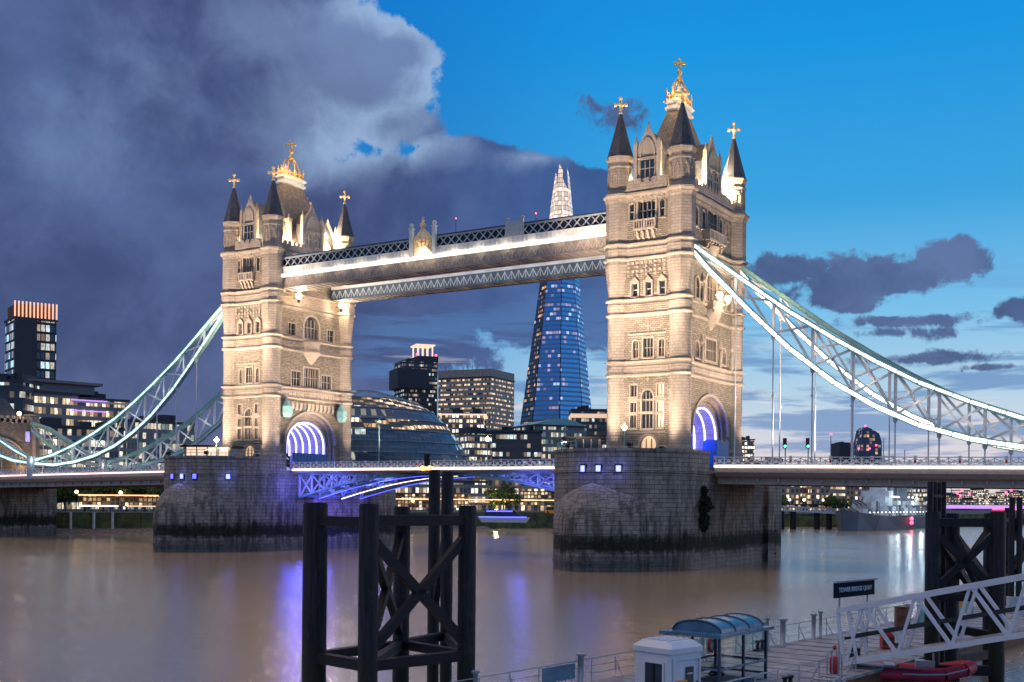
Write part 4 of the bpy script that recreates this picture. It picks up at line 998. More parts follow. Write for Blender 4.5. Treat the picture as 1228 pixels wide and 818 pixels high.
# ------------------------------------------------------------------ suspension chains
TOP = [(46.3, 48.3), (50.5, 45.0), (56.8, 40.3), (62.5, 36.1), (68.9, 31.9), (74.5, 28.5), (80, 25.5), (86.5, 22.7), (93, 20.3), (100, 18.3), (107, 17.1)]
BOT = [(46.6, 47.6), (50.5, 43.0), (56.8, 36.5), (62.5, 31.0), (68.9, 25.9), (74.5, 22.5), (80, 19.9), (86.5, 17.9), (93, 16.7), (100, 16.1), (107, 16.5)]
T2 = [(107, 17.1), (114, 19.6), (121, 22.6), (128, 25.6), (135, 27.2)]
B2 = [(107, 16.5), (114, 17.2), (121, 18.9), (128, 21.9), (135, 26.0)]
def interp(L, x):
    for (a, b), (c, d) in zip(L, L[1:]):
        if a <= x <= c: return b + (d - b) * (x - a) / (c - a)
    return L[-1][1]
def chain(sx, sy, label, led_t, led_b, hangers):
    y = sy * 9.3; t = thing('suspension_chain', label, 'suspension chain', (sx * 46.3, y, 48), 0, 'suspension chains of the side spans')
    V = lambda p, yy=y, dz=0.: (sx * p[0], yy, p[1] + dz)
    for A, Bb, nm in ((TOP, BOT, ''), (T2, B2, '')):
        for L, n_ in ((A, 'top_chord'), (Bb, 'bottom_chord')):
            m = MB()
            for a, b in zip(L, L[1:]): m.bar(V(a), V(b), .66, .78); m.bar(V(a, y, .41), V(b, y, .41), .92, .06); m.bar(V(a, y, -.41), V(b, y, -.41), .92, .06)
            m.build(n_, 'teal_paint', t)
        m = MB(); x0, x1 = A[0][0], A[-1][0]; nn = 10 if A is TOP else 5
        xs = [54.4 + 5.65 * i for i in range(-1, 10)] if A is TOP else [107, 112.6, 118.2, 123.8, 129.4, 134.6]
        xs = [x for x in xs if x0 + .5 <= x <= x1]
        for i, x in enumerate(xs):
            zt, zb = interp(A, x), interp(Bb, x)
            if zt - zb > 1.2: m.bar((sx * x, y, zb), (sx * x, y, zt), .32, .40)
            if i + 1 < len(xs):
                x2 = xs[i + 1]; zt2, zb2 = interp(A, x2), interp(Bb, x2)
                if min(zt - zb, zt2 - zb2) > 1.0:
                    m.bar((sx * x, y - .1, zb), (sx * x2, y - .1, zt2), .18, .32); m.bar((sx * x, y + .1, zt), (sx * x2, y + .1, zb2), .18, .32)
        m.build('lattice', 'pale_paint', t)
        for L, mat_, off, hh in ((A, led_t, 0, .36), (Bb, led_b, 0, .52)):
            if mat_:
                m = MB()
                for a, b in zip(L, L[1:]):
                    a3, b3 = Vector(V(a, y - .38)), Vector(V(b, y - .38)); k_ = max(1, round((b3 - a3).length / 2.6))
                    for i in range(k_): m.bar(a3.lerp(b3, i / k_ + .015), a3.lerp(b3, (i + 1) / k_ - .015), .08, hh * (.85 if i % 2 else 1.))
                m.build('light_strip', mat_, t)
    m = MB(); m.lathe([(.9, -.45), (.9, .45)], (0, 0, 0), 12); 
    q = MB(); q.tube((sx * 107, y - .7, 16.8), (sx * 107, y + .7, 16.8), .9, 14); q.build('pin', 'white_paint', t)
    q = MB(); q.box(sx * 107 - .7, sx * 107 + .7, y - .5, y + .5, deck_z(107), 16.2); q.build('pin_post', 'grey_paint', t)
    q = MB(); q.box(sx * 107 - .95, sx * 107 + .95, y - 1.2, y - .55, deck_z(107) - .9, 18.0); q.build('pin_post', 'grey_paint', t)
    for x in hangers:
        zb = interp(BOT if x < 107 else B2, x); zd = deck_z(x)
        if zb - zd < .8: continue
        m = MB(); m.tube((sx * x, y, zd), (sx * x, y, zb - .5), .11, 8); m.lathe([(.12, 0), (.3, .25), (.34, .8)], (sx * x, y, zb - 1.1), 8); m.lathe([(.3, 0), (.3, .5), (.14, .9)], (sx * x, y, zd), 8); m.tube((sx * x, y, min(zb - .6, zd + 9.6)), (sx * x, y, min(zb - .6, zd + 9.6) + .3), .22, 8); m.build('hanger', 'pale_paint', t)
    return t
HG = [54.4 + 5.65 * i for i in range(15)]
HL = [56.5 + 5.65 * i for i in range(14)]
chain(1, -1, 'right-hand near suspension chain blazing with white light lines', 'led_white', 'led_white', HG)
chain(1, 1, 'right-hand far suspension chain, behind the blazing one', None, 'led_warm', HG)
chain(-1, -1, 'left-hand near suspension chain, pale teal, sweeping down to the south bank', 'led_cool', 'led_cool', HL)
chain(-1, 1, 'left-hand far suspension chain, dimmer, behind the near one', None, None, HL)

# ------------------------------------------------------------------ abutment tower on the south bank
t = thing('abutment_tower', 'low stone abutment tower with arch at the left edge of the photo', 'bridge tower', (-140, 0, 5))
def arc(hw, zt, zs, zb): return [(-hw, zb), (hw, zb)] + [(hw * math.cos(math.pi * k / 16), zs + (zt - zs) * math.sin(math.pi * k / 16)) for k in range(17)]
m = MB(); A = arc(6.2, 21.5, 17, 5); B_ = [(-11.5, 5), (11.5, 5)]
outer = [(-11.5, 5), (11.5, 5)] + [(11.5 * math.cos(math.pi * k / 16) if 0 < k < 16 else (11.5 if k == 0 else -11.5), 27) for k in range(17)]
m.ring([(-134.5, y, z) for y, z in A], [(-134.5, y, z) for y, z in outer], (-9, 0, 0)); m.build('masonry', 'rubble', t)
for k in range(3):
    q = MB(); a = arc(6.2 + k * .7, 21.5 + k * .7, 17, 13.5)[2:]; b = arc(6.6 + k * .7, 21.9 + k * .7, 17, 13.5)[2:]; q.ring([(-134.52, y, z) for y, z in a], [(-134.52, y, z) for y, z in b], (.3 + k * .05, 0, 0)); q.build('arch_moulding', 'carved', t)
for y in (-10.2, 10.2):
    q = MB(); q.lathe([(2.1, 5), (2.1, 12.8), (1.8, 13), (1.8, 26.2), (2.2, 26.8), (2.2, 27.2), (1.8, 27.3), (1.8, 28.6), (2.1, 28.8), (2.1, 29.3)], (-136, y, 0), 8, smooth=False); q.build('turret', 'ashlar', t)
q = MB()
for i in range(12): y = -8.6 + i * 1.55; q.box(-134.9, -134.3, y, y + .9, 27, 28.6)
q.box(-134.9, -134.3, -8.8, 8.8, 26.9, 27.9); q.build('parapet', 'carved', t)
q = MB(); q.loft([[(-135.5, -8, 27), (-143, -8, 27), (-143, 8, 27), (-135.5, 8, 27)], [(-138.6, -5, 33), (-140, -5, 33), (-140, 5, 33), (-138.6, 5, 33)]]); q.build('roof', 'dark_slate', t)
q = MB(); q.tube((-134.2, 5.5, 27.9), (-134.2, 5.5, 29.0), .1, 6); q.build('lamp_post', 'dark_steel', t)
q = MB(); q.ball((-134.0, 5.5, 29.2), .5, 8); q.build('globe', 'lamp_warm', t)
lamp('POINT', 'abutment_light', (-131, 4, 16), 2500, (1, .66, .4), size=.5); lamp('POINT', 'abutment_light', (-131, -6, 16), 2500, (1, .66, .4), size=.5)
q = MB(); q.box(-134.45, -134.3, 3.6 + 4, 4.6 + 4, 22.6, 25); q.build('window', 'lamp_blue', t)
# masonry pier below it, standing in the foreshore, with timber fenders
m = MB(); m.box(-150, -127, -11, 11, -2, 13.0 - .9)
t = thing('abutment_pier', 'pale stone abutment base with dark timber fenders at the left edge', 'bridge pier', (-134, 0, 0)); m.build('pier_body', 'pier_granite', t)
for i in range(13):
    q = MB(); y = -14.2 + 0 * i; x = -149 + i * 1.8; q.box(x, x + .7, -11.6, -11.05, -1, 8.6 + (i % 3) * .4); q.build('fender_post', 'dark_timber', t)
q = MB(); q.box(-150, -126.6, -12.2, -11.65, 8.4, 8.8); q.build('fender_beam', 'pale_paint', t)

# ------------------------------------------------------------------ floodlights that wash the towers
def flood(loc, tgt, e, col=(1, .77, .57), spot=75, size=.6, label=None):
    lamp('SPOT', 'tower_floodlight', loc, e, col, tgt, size, spot, .8)
for i in range(9):       # lights on the left near chain and right chains, washing the lattices
    x = 54 + 6.5 * i
    lamp('POINT', 'chain_light', (-x, -10.9, (interp(TOP, x) + interp(BOT, x)) / 2 + .3), 110, (.85, .95, .9), size=.3)
    lamp('POINT', 'chain_light', (-x, 7.6, (interp(TOP, x) + interp(BOT, x)) / 2 - .5), 90, (1, .9, .8), size=.3)
    lamp('POINT', 'chain_light', (x, -10.9, (interp(TOP, x) + interp(BOT, x)) / 2), 90, (1, .88, .74), size=.3)
    lamp('POINT', 'chain_light', (x, 7.6, (interp(TOP, x) + interp(BOT, x)) / 2), 70, (1, .88, .74), size=.3)
for X in (41, -41):
    k = 1. if X > 0 else 1.05
    flood((X - 6, -27, 17.6), (X - 2.5, -10.5, 30), 23000 * k); flood((X + 6, -27, 17.6), (X + 2.5, -10.5, 30), 21000 * k)
    flood((X - 2, -37, 15.5), (X, -10, 49), 98000 * k, spot=50); flood((X + 3, -37, 15.5), (X, -10, 52), 96000 * k, spot=45)
    flood((X - 4.5, -14.2, 15.5), (X - 4.8, -11.6, 34), 10500, spot=60); flood((X + 4.5, -14.2, 15.5), (X + 4.8, -11.6, 34), 10500, spot=60)
    flood((X + 22, -8, 15.6), (X + 6, -2, 38), 34000 * k, spot=75); flood((X + 22, 8, 15.6), (X + 6, 3, 42), 34000 * k, spot=75)
    flood((X + 9.5, -9.6, 15.6), (X + 7, -9.4, 36), 8500, spot=60); flood((X + 9.5, 9.6, 15.6), (X + 7, 9.4, 36), 8500, spot=60)
for px, xx, yy in ((0, 36.2, -25.4), (0, 45.8, -25.4), (0, -45.8, -25.4), (0, -36.2, -25.4)):
    m = MB(); m.box(xx - .35, xx + .35, yy - .25, yy + .25, 16.95, 17.5); m.box(xx - .3, xx + .3, yy + .25, yy + .28, 17.0, 17.45, 1); m.box(xx - .06, xx + .06, yy - .05, yy + .05, 16.7, 16.95)
    lab = {36.2: 'left floodlight on the parapet of the right-hand pier', 45.8: 'right floodlight on the parapet of the right-hand pier', -45.8: 'left floodlight on the parapet of the left-hand pier', -36.2: 'right floodlight on the parapet of the left-hand pier'}[xx]
    solo('floodlight', m, ['dark_steel', 'lamp_warm'], lab, 'floodlight', (xx, yy, 16.7), 'floodlights aimed at the towers')

# ------------------------------------------------------------------ far bank
plain('algae_wall', (.085, .10, .028), .8, 0, .6, .35)
facade('office_glass', (.20, .21, .23), (.06, .08, .10), 1.3, 3.0, .08, .2, .78, (1, .66, .34), 1.7, runs=.35, cold=(.8, .95, .85))
facade('office_cool', (.18, .20, .22), (.06, .10, .12), 1.2, 3.0, .08, .2, .7, (.65, .9, .8), 1.1, cold=(1, .7, .4), runs=.3)
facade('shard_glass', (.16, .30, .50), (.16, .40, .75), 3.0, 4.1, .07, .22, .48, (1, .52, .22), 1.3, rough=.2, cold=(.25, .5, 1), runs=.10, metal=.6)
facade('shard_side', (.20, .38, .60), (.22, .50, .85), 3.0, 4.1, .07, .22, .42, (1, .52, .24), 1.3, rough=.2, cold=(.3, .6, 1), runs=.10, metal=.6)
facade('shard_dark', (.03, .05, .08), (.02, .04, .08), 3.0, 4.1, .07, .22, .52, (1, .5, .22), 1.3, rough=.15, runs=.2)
facade('shard_crown', (.35, .30, .26), (.6, .5, .42), 3.2, 4.1, .03, .06, 1.1, (1, .74, .54), 1.0, cold=(1, .88, .78), floor=.55)
facade('tower_night', (.025, .03, .04), (.02, .06, .12), 1.6, 3.2, .10, .14, .5, (1, .66, .34), 1.6, cold=(.35, .75, 1))
facade('concrete_bands', (.34, .30, .26), (.03, .035, .045), 1.6, 3.6, .0, .32, .75, (1, .70, .42), 1.5, runs=.4)
facade('dark_bands', (.05, .06, .08), (.03, .04, .06), 1.4, 3.5, .05, .25, .6, (1, .72, .45), 1.2, cold=(.6, .85, .9), runs=.4)
facade('flats_lit', (.22, .22, .23), (.08, .10, .11), 1.2, 3.1, .08, .2, .8, (1, .55, .20), 1.8, cold=(.8, .9, .7), runs=.5)
facade('brick_lit', (.36, .27, .21), (.05, .05, .055), 2.4, 3.0, .24, .2, .5, (1, .60, .28), 2.4, cold=(1, .85, .65))
facade('city_lit', (.24, .21, .20), (.08, .08, .09), 1.7, 2.4, .14, .2, .7, (1, .66, .36), 2.8, cold=(.95, 1, .9))
emit('crown_orange', (1, .42, .16), 1.15)

def river_wall(pts, z0, z1, label, posts):
    t = thing('river_wall', label, 'river wall', (pts[0][0], pts[0][1], 0), 0, 'river walls of the south bank')
    m = MB(); q = MB()
    for a, b in zip(pts, pts[1:]):
        m.bar((*a, (z0 + z1) / 2), (*b, (z0 + z1) / 2), .9, z1 - z0); q.bar((*a, z1 + .12), (*b, z1 + .12), 1.2, .24)
    m.build('wall', 'algae_wall', t); q.build('coping', 'concrete', t)
    r_ = MB()
    for a, b in zip(pts, pts[1:]):
        A, B_ = Vector((*a, z1 + .24)), Vector((*b, z1 + .24)); k = int((B_ - A).length / 2.5)
        for i in range(k + 1): p = A.lerp(B_, i / max(1, k)); r_.bar(p, p + Vector((0, 0, 1.05)), .07, .07, up=(1, 0, 0))
        for h in (.55, 1.05): r_.bar(A + Vector((0, 0, h)), B_ + Vector((0, 0, h)), .06, .06)
    r_.build('railing', 'grey_paint', t)
    for p in posts:
        s = MB(); s.tube((p[0], p[1], -.5), (p[0], p[1], z1 + .1), .35, 8); s.build('mooring_post', 'pale_paint', t)
river_wall([(-139, -120), (-139, -15), (-134, 12), (-122, 32)], -1.5, 5.4, 'weedy river wall with white posts left of the left-hand pier, behind the shingle', [(-130.0, 17.2), (-127.2, 21.9), (-124.9, 25.7)])
river_wall([(-122, 32), (-97, 157), (-84, 185)], -1.5, 5.4, 'dark weedy river wall seen between the two piers', [])
river_wall([(-84, 185), (-45, 285), (10, 420), (90, 600), (170, 800)], -1.5, 5.0, 'distant river wall behind the moored warship', [])

def street_lamp(p, h, label, cat='street lamp', grp='lamps along the south bank', first=[None]):
    if first[0] is None:
        t = thing('street_lamp', label, cat, p, 0, grp, local=True)
        m = MB(); m.lathe([(.22, 0), (.2, .5), (.09, .7), (.07, 5.0), (.16, 5.1), (.2, 5.3)], (0, 0, 0), 8); m.build('post', 'dark_steel', t)
        q = MB(); q.ball((0, 0, 5.7), .45, 8); q.build('globe', 'lamp_warm', t); first[0] = t; return t
    return copy_tree(first[0], loc=p, label=label)
nm = ['leftmost globe lamp on the south bank, nearest the abutment', 'second globe lamp from the left on the south bank', 'globe lamp on the south bank just left of the left-hand pier']
for i, (px, py) in enumerate(((33, 590), (90, 590), (143, 591))):
    D = 300 + i * 5; p = AD(px, py, D); p.z = p.z - 5.7; street_lamp(p, 5, nm[i])
words = ['first', 'second', 'third', 'fourth', 'fifth', 'sixth', 'seventh', 'eighth']
for i, px in enumerate((493, 569, 604, 639, 662)):
    p = AD(px, 600.5, 393 + i * 4); p.z -= 5.7; street_lamp(p, 5, '%s globe lamp from the left between the two piers' % words[i])
for i, px in enumerate((945, 962, 985, 998)):
    p = AD(px, 608, 474 + i * 4); p.z = 5; street_lamp(p, 5, '%s globe lamp from the left on the bank behind the jetty' % words[i])

def block(name, label, px0, px1, py, D0, D1, depth, mats, z0=5.2, cat='building', group=None, roof='far_dark', extra=None):
    """box building: front corners at two bearings, top at the height seen at py over the left corner"""
    a = AD(px0, py, D0); b = AD(px1, py, D1); zt = a.z; a.z = b.z = 0; away = Vector((-(b - a).y, (b - a).x, 0)).normalized()
    if away.dot(Vector((FW[0], FW[1], 0))) < 0: away = -away
    c = (a + b) / 2 + away * depth / 2; rz = math.atan2((b - a).y, (b - a).x); w = (b - a).length
    t = thing(name, label, cat, (c.x, c.y, z0), rz, group, local=True); h = zt - z0
    m = MB(); m.box(-w / 2, w / 2, -depth / 2, depth / 2, 0, h); m.build('wall', mats, t)
    r_ = MB(); r_.box(-w / 2 - .4, w / 2 + .4, -depth / 2 - .4, depth / 2 + .4, h, h + .8)
    rr_ = random.Random(int(px0 * 7 + py)); 
    for i in range(3): x = rr_.uniform(-w * .4, w * .3); l = rr_.uniform(.08, .2) * w; r_.box(x, x + l, -depth * .3, depth * .2, h + .8, h + .8 + rr_.uniform(1, 2.6))
    r_.build('roof', roof, t); t['w'] = w; t['h'] = h; t['d'] = depth
    return t
def slabs(t, z_list, mat='white_paint', out=1.2, th=.7, name='balcony'):
    w, d = t['w'], t['d']
    for z in z_list:
        m = MB(); m.box(-w / 2 - out, w / 2 + out, -d / 2 - out, d / 2 + out * .2, z, z + th); m.build(name, mat, t)
# riverside flats on the left
t = block('apartment_block', 'stepped flats with pale balcony bands right of the arch tower, far left', 24, 92, 470, 340, 352, 24, 'flats_lit', group='riverside flats on the left'); slabs(t, [3.2 * i + 2.8 for i in range(3)] + [17, 20.6, 24.6], 'pale_paint', 1.3, .55)
q = MB(); q.box(-6, 15, -9, 8, t['h'] + .8, t['h'] + 3.6); q.box(-7.5, 17, -10.5, 9, t['h'] + 3.6, t['h'] + 4.4); q.build('penthouse', 'far_grey', t)
t = block('apartment_block', 'flats with two magenta light bands, right of the stepped pale ones', 88, 152, 479, 352, 362, 24, 'flats_lit', group='riverside flats on the left'); slabs(t, [3.1 * i + 2.8 for i in range(4)] + [t['h'] - .9], 'pale_paint', 1.2, .5)
for z in (t['h'] - 3.6, t['h'] - .4):
    q = MB(); q.box(-t['w'] / 2 - 1.4, 1., -12.9 - .6, -12.9, z, z + .35); q.build('light_band', 'led_purple', t)
t = block('apartment_block', 'low glass block with roof plant, just left of the left-hand tower foot', 150, 232, 506, 345, 360, 20, 'office_cool', group='riverside flats on the left'); slabs(t, [4, 8, 12], 'far_grey', .8, .5)
t = block('apartment_block', 'glazed block with long lit floors below the near left chain', 28, 150, 512, 328, 342, 14, 'office_glass', group='riverside flats on the left'); slabs(t, [3.6, 7.2, 10.8, 14.4], 'far_grey', .9, .6)
t = block('apartment_block', 'dark low flats behind the arch tower at the left edge', -30, 26, 458, 335, 335, 20, 'dark_bands', group='riverside flats on the left')
# tower with lit orange crown
t = block('residential_tower', 'slim dark tower with glowing orange crown, far left', 16, 66, 382, 400, 408, 14, 'tower_night')
for i in range(12):
    for d in (0,):
        q = MB(); w = t['w']; x = -w / 2 + w * i / 11; q.box(x - .22, x + .22, -7.3, -6.9, t['h'], t['h'] + 6.2); q.build('crown_fin', 'crown_orange', t)
q = MB(); q.box(-t['w'] / 2 + .6, t['w'] / 2 - .6, -6.4, 6.5, t['h'] + .8, t['h'] + 5.4); q.build('crown', 'rust', t)
q = MB(); q.box(-t['w'] / 2 - .1, -t['w'] / 2 + 7.2, -7.4, -7.0, 0, t['h']); q.build('blank_wall', 'far_dark', t)

# round glass city hall
D = 462; HS = 462 / 430; prof = [(470.5, 452), (471.5, 463), (474, 477), (479, 490), (486, 503), (495, 517), (506, 529), (518, 540), (532, 550), (548, 558.5), (562, 565), (576, 570), (590, 573), (603, 572)]
m = MB(); rings = []; base = AD(470, 600, D)
for k, (py, pr) in enumerate(prof):
    h = AD(pr, py, D); rad = [6, 12, 18, 23.5, 28, 31.5, 34, 35.5, 36, 35.5, 34, 31.5, 28.5, 25][k] * HS
    c = Vector((h.x - RT[0] * rad, h.y - RT[1] * rad, 0)); rings.append([(c.x + rad * math.cos(2 * math.pi * i / 48), c.y + rad * math.sin(2 * math.pi * i / 48), h.z) for i in range(48)])
# stepped rings so every storey overhangs the one below
def at_z(z):
    for a, b in zip(rings, rings[1:]):
        if a[0][2] >= z >= b[0][2]:
            f = (a[0][2] - z) / (a[0][2] - b[0][2]); return [tuple(Vector(p).lerp(Vector(q), f)) for p, q in zip(a, b)]
    return rings[-1]
t = thing('city_hall', 'round leaning glass hall with lit floors, behind the left-hand tower', 'building', (base.x, base.y, 5.2))
ztop, zbot = rings[0][0][2], 6.0; nf = 11; fl = (ztop - zbot) / nf
m = MB(); lay = [rings[0]]
for i in range(nf + 1): lay.append(at_z(max(zbot, ztop - fl * i - .01)))
seq = lay[1:][::-1] + [rings[0]]
facade('hall_glass', (.16, .18, .22), (.09, .12, .16), 2.0, 3.9, .05, .10, .35, (.9, .75, .45), 1.3, rough=.2, runs=.2, cold=(.5, .8, .8))
facade('hall_lit', (.10, .10, .10), (.05, .05, .05), 1.6, 3.9, .06, .3, 1.0, (1, .55, .2), 2.0, cold=(1, .85, .6), runs=.3)
m.loft(seq, smooth=False, mis=lambda i, k: 1 if i in (1, 7, 9) else 0); m.build('glass_shell', ['hall_glass', 'hall_lit'], t)
for L in seq[1:-1]:
    m = MB()
    for k in range(48):
        p, q_ = Vector(L[k]), Vector(L[(k + 1) % 48]); m.bar(p, q_, .9, .35)
    m.build('floor_band', 'blue_steel', t)
m = MB()
for k in range(0, 48, 2):
    for i in range(len(seq) - 1): m.bar(seq[i][k], seq[i + 1][(k + (1 if i % 2 else 0)) % 48], .22, .22)
m.build('mullion', 'far_grey', t)
q = MB(); p0, p1 = AD(550, 575, 398), AD(567, 575, 398); p0.z, p1.z = 9.4, 9.4
q.extr([p0 + Vector((0, 0, 0)), p1 + Vector((0, 0, 0)), p1 + Vector((1, 1, 8.2)), p0 + Vector((-1, -1, 8.2))], (FW[0], FW[1], 0)); q.build('window', 'led_cool', t) if False else None

# hospital towers
t = block('hospital_tower', 'dark hospital tower with overhanging top and lit white lantern', 482, 523, 433, 950, 960, 30, 'dark_bands', cat='tower block')
h, w = t['h'], t['w']; q = MB(); q.box(-w / 2 - 5.5, w / 2 - 8, -18, 10, h - 22, h - 6); q.build('overhang', 'far_dark', t)
q = MB(); q.box(-w / 2 + 12, w / 2 + .5, -15.5, 14, h, h + 5); q.build('plant_room', 'far_dark', t)
q = MB()
for x in (-1, 3, 7, 11): q.box(x - .5, x + .5, -12, -11, h + 5, h + 14); q.box(x - .5, x + .5, 4, 5, h + 5, h + 14)
q.box(-3, 13, -13, 6, h + 14, h + 15); q.build('lantern_frame', 'lit_soft', t)
q = MB(); [q.ball((x, -15, h + 6), 1.0, 6) for x in (-3, 13)]; q.build('warning_light', 'lamp_red', t)
t = block('hospital_block', 'banded concrete block right of the dark hospital tower', 524, 587, 455, 900, 880, 40, 'concrete_bands', cat='tower block')
h, w = t['h'], t['w']; q = MB(); q.box(-w / 2, w / 2, -20.4, 20, h, h + 6.5); q.build('parapet', 'concrete', t)
q = MB(); [q.box(-w / 2 + i * 4, -w / 2 + i * 4 + .3, -10, -9.7, h + 6.5, h + rnd.uniform(8, 11)) for i in range(9)]; q.build('antenna', 'far_grey', t)
t = block('office_block', 'brightly lit office block low in front of the banded concrete block', 528, 578, 497, 560, 560, 25, 'city_lit'); slabs(t, [t['h'] - .3], 'lit_soft', 1.5, .6, 'roof_edge')
t = block('office_block', 'lit riverside office right of the round hall', 560, 612, 520, 520, 530, 25, 'office_glass')
t = block('office_block', 'flat dark office with red roof light right of the round hall', 588, 648, 518, 470, 470, 25, 'dark_bands')
q = MB(); q.box(-12, -2, -12.9, -12.6, 9, 9.5); q.build('sign_light', 'lamp_red', t)
t = block('office_block', 'glass office with curved teal roof below the glass spire', 640, 702, 511, 480, 490, 25, 'office_cool'); h, w = t['h'], t['w']
q = MB(); q.extr([(-w / 2 + w * k / 10, -12, h + .8 + 2.8 * math.sin(math.pi * k / 10)) for k in range(11)], (0, 20, 0)); q.build('curved_roof', 'teal_paint', t)
t = block('office_block', 'small block with bright top floor just left of the right-hand tower', 684, 732, 492, 620, 620, 25, 'dark_bands'); slabs(t, [t['h'] - 4], 'lit_window', .5, 2.2, 'lit_floor')
t = block('office_block', 'long low riverside building between the piers', 420, 582, 578, 412, 412, 14, 'office_glass'); slabs(t, [3.4], 'lit_soft', 1.0, .3, 'canopy')
t = block('office_block', 'low dim buildings behind the tree between the piers', 575, 668, 560, 418, 424, 14, 'brick_lit')

# the glass spire
def spire():
    D = 1030; base = AD(664, 600, D); t = thing('glass_skyscraper', 'tall tapering blue glass spire with glowing white tip', 'skyscraper', (base.x, base.y, 5.2)); z0 = 5.2
    c0 = Vector((base.x, base.y, 0)); r_ = Vector((RT[0], RT[1], 0)); f_ = Vector((FW[0], FW[1], 0)); pxm = D / FPX
    cxp = 664
    # plan corners (lateral px at the foot, depth m), each running up to a point near the tip
    foot = [(-56, 10), (-38, -26), (2, -38), (38, -24), (56, 12), (12, 40), (-24, 40)]
    top = [(-8, 3), (-5, -5), (1, -7), (6, -4), (9, 4), (3, 8), (-4, 8)]
    def P(pt, z, zt=298.):
        f = (z - z0) / (zt - z0); a = pt[0]; b = pt[1]
        lx = (a[0] + (b[0] - a[0]) * f) * pxm; dy = a[1] + (b[1] - a[1]) * f; q = c0 + r_ * (lx + (4.5 * pxm) * f) + f_ * dy; q.z = z; return q
    cs = list(zip(foot, top)); n = len(cs); zc = 252.
    for i in range(n):
        a, b = cs[i], cs[(i + 1) % n]; m = MB(); A0, B0, B1, A1 = P(a, z0), P(b, z0), P(b, zc), P(a, zc); e = (B0 - A0) * .02; e1 = (B1 - A1) * .02
        m.extr([A0 + e, B0 - e, B1 - e1, A1 + e1], f_ * 1.0)
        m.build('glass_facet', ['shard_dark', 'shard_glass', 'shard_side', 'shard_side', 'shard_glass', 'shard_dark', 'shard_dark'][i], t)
        # the lit top shards, of unequal height
        zt = [300, 306, 290, 303, 286, 296, 292][i]; fz = .93
        m = MB(); C0, C1 = P(a, zc), P(b, zc); d = (C1 - C0); T0, T1 = P(a, zt), P(b, zt - 8); 
        m.extr([C0 + d * .04, C1 - d * .04, T1 - (T1 - T0) * .04, T0 + (T1 - T0) * .1], f_ * .6); m.build('top_shard', 'shard_crown', t)
    m = MB(); m.loft([[tuple(P(c, z0) * 1) for c in cs], [tuple(P(c, zc)) for c in cs]]); 
    inner = MB(); inner.loft([[tuple((P(c, z) - c0) * .93 + c0 + Vector((0, 0, z - ((P(c, z) - c0) * .93 + c0).z))) for c in cs] for z in (z0, zc)]); inner.build('core', 'far_dark', t)
    for z, lx in ((223, -6), (223, 12), (62, -34), (62, 14)):
        q = MB(); p = P(cs[1], z); p2 = P(cs[3], z); w_ = (lx + 40) / 80; q.ball(p.lerp(p2, max(0, min(1, w_))) - f_ * 4, 1.6, 6); q.build('warning_light', 'lamp_red', t)
spire()
for px, py, lab in ((545, 262, 'left of two thin red-lit finials above the walkway roof'), (641, 256, 'right of two thin red-lit finials above the walkway roof, beside the glass spire')):
    tp = AY(px, py, 7.4); m = MB(); m.lathe([(.5, 0), (.3, .5), (.12, 1.2), (.05, tp.z - 54.2)], (tp.x, 7.4, 54.2), 6); m.ball(tp, .14, 6, 1)
    solo('roof_finial', m, ['rust', 'lamp_red'], lab, 'finial', (tp.x, 7.4, 54.3), 'finials on the far walkway roof')

# right skyline
t = block('office_block', 'small dark block on the skyline left of the curved tower', 1005, 1022, 531, 2300, 2300, 60, 'far_dark')
D = 2400; b0 = AD(1040, 600, D); t = thing('curved_tower', 'curved blue tower with red lights on the right-hand skyline', 'skyscraper', (b0.x, b0.y, 5))
r_ = Vector((RT[0], RT[1], 0)); f_ = Vector((FW[0], FW[1], 0)); px2 = D / FPX
outl = [(-14, 604), (15, 604), (15.5, 560), (15, 530), (12, 520), (4, 515), (-4, 511.5), (-8, 515), (-11, 530), (-14.5, 560)]
facade('curved_glass', (.03, .07, .15), (.012, .05, .14), 6, 7, .08, .12, .16, (1, .62, .25), .9)
m = MB(); m.extr([b0 + r_ * (a * px2) + Vector((0, 0, AD(1040 + a, y, D).z - b0.z)) for a, y in outl], f_ * 45); m.build('tower_body', 'curved_glass', t)
q = MB()
for a, y in ((-4, 511), (-12, 538), (1, 538), (9, 534)): p = AD(1040 + a, y, D - 12); q.ball(p, 2.2, 6)
q.build('warning_light', 'lamp_red', t)
b = AD(994, 600, 1500); m = MB(); m.tube((b.x, b.y, 5), (b.x, b.y, AD(994, 521, 1500).z), 1., 6, .5); m.ball((b.x, b.y, AD(994, 521, 1500).z), 1.5, 6, 1)
solo('radio_mast', m, ['far_grey', 'lamp_red'], 'thin mast with red top light on the skyline, right of the green traffic lights', 'mast', (b.x, b.y, 5))
t = block('office_block', 'lit yellow and blue pavilion roof just right of the right-hand tower foot', 886, 903, 528, 700, 700, 15, 'city_lit')
specs = [(934, 958, 578, 600, 'brick_lit', 'dim brick warehouse nearest the right-hand pier'), (958, 972, 574, 612, 'city_lit', 'narrow orange-lit building left of the tree behind the jetty'), (972, 992, 573, 600, 'brick_lit', 'brick warehouse above the tree behind the jetty'),
         (990, 1012, 570, 640, 'concrete_bands', 'pale banded office behind the stern of the warship'), (1010, 1046, 560, 680, 'brick_lit', 'dark warehouse rising behind the warship funnels'), (1040, 1075, 560, 760, 'city_lit', 'brightly lit office behind the warship masts'), (1072, 1112, 573, 800, 'office_glass', 'wide office with lit floors behind the warship bow')]
for px0, px1, py, D, mt, lab in specs: block('riverside_building', lab, px0, px1, py, D, D, 25, mt, group='buildings behind the warship')
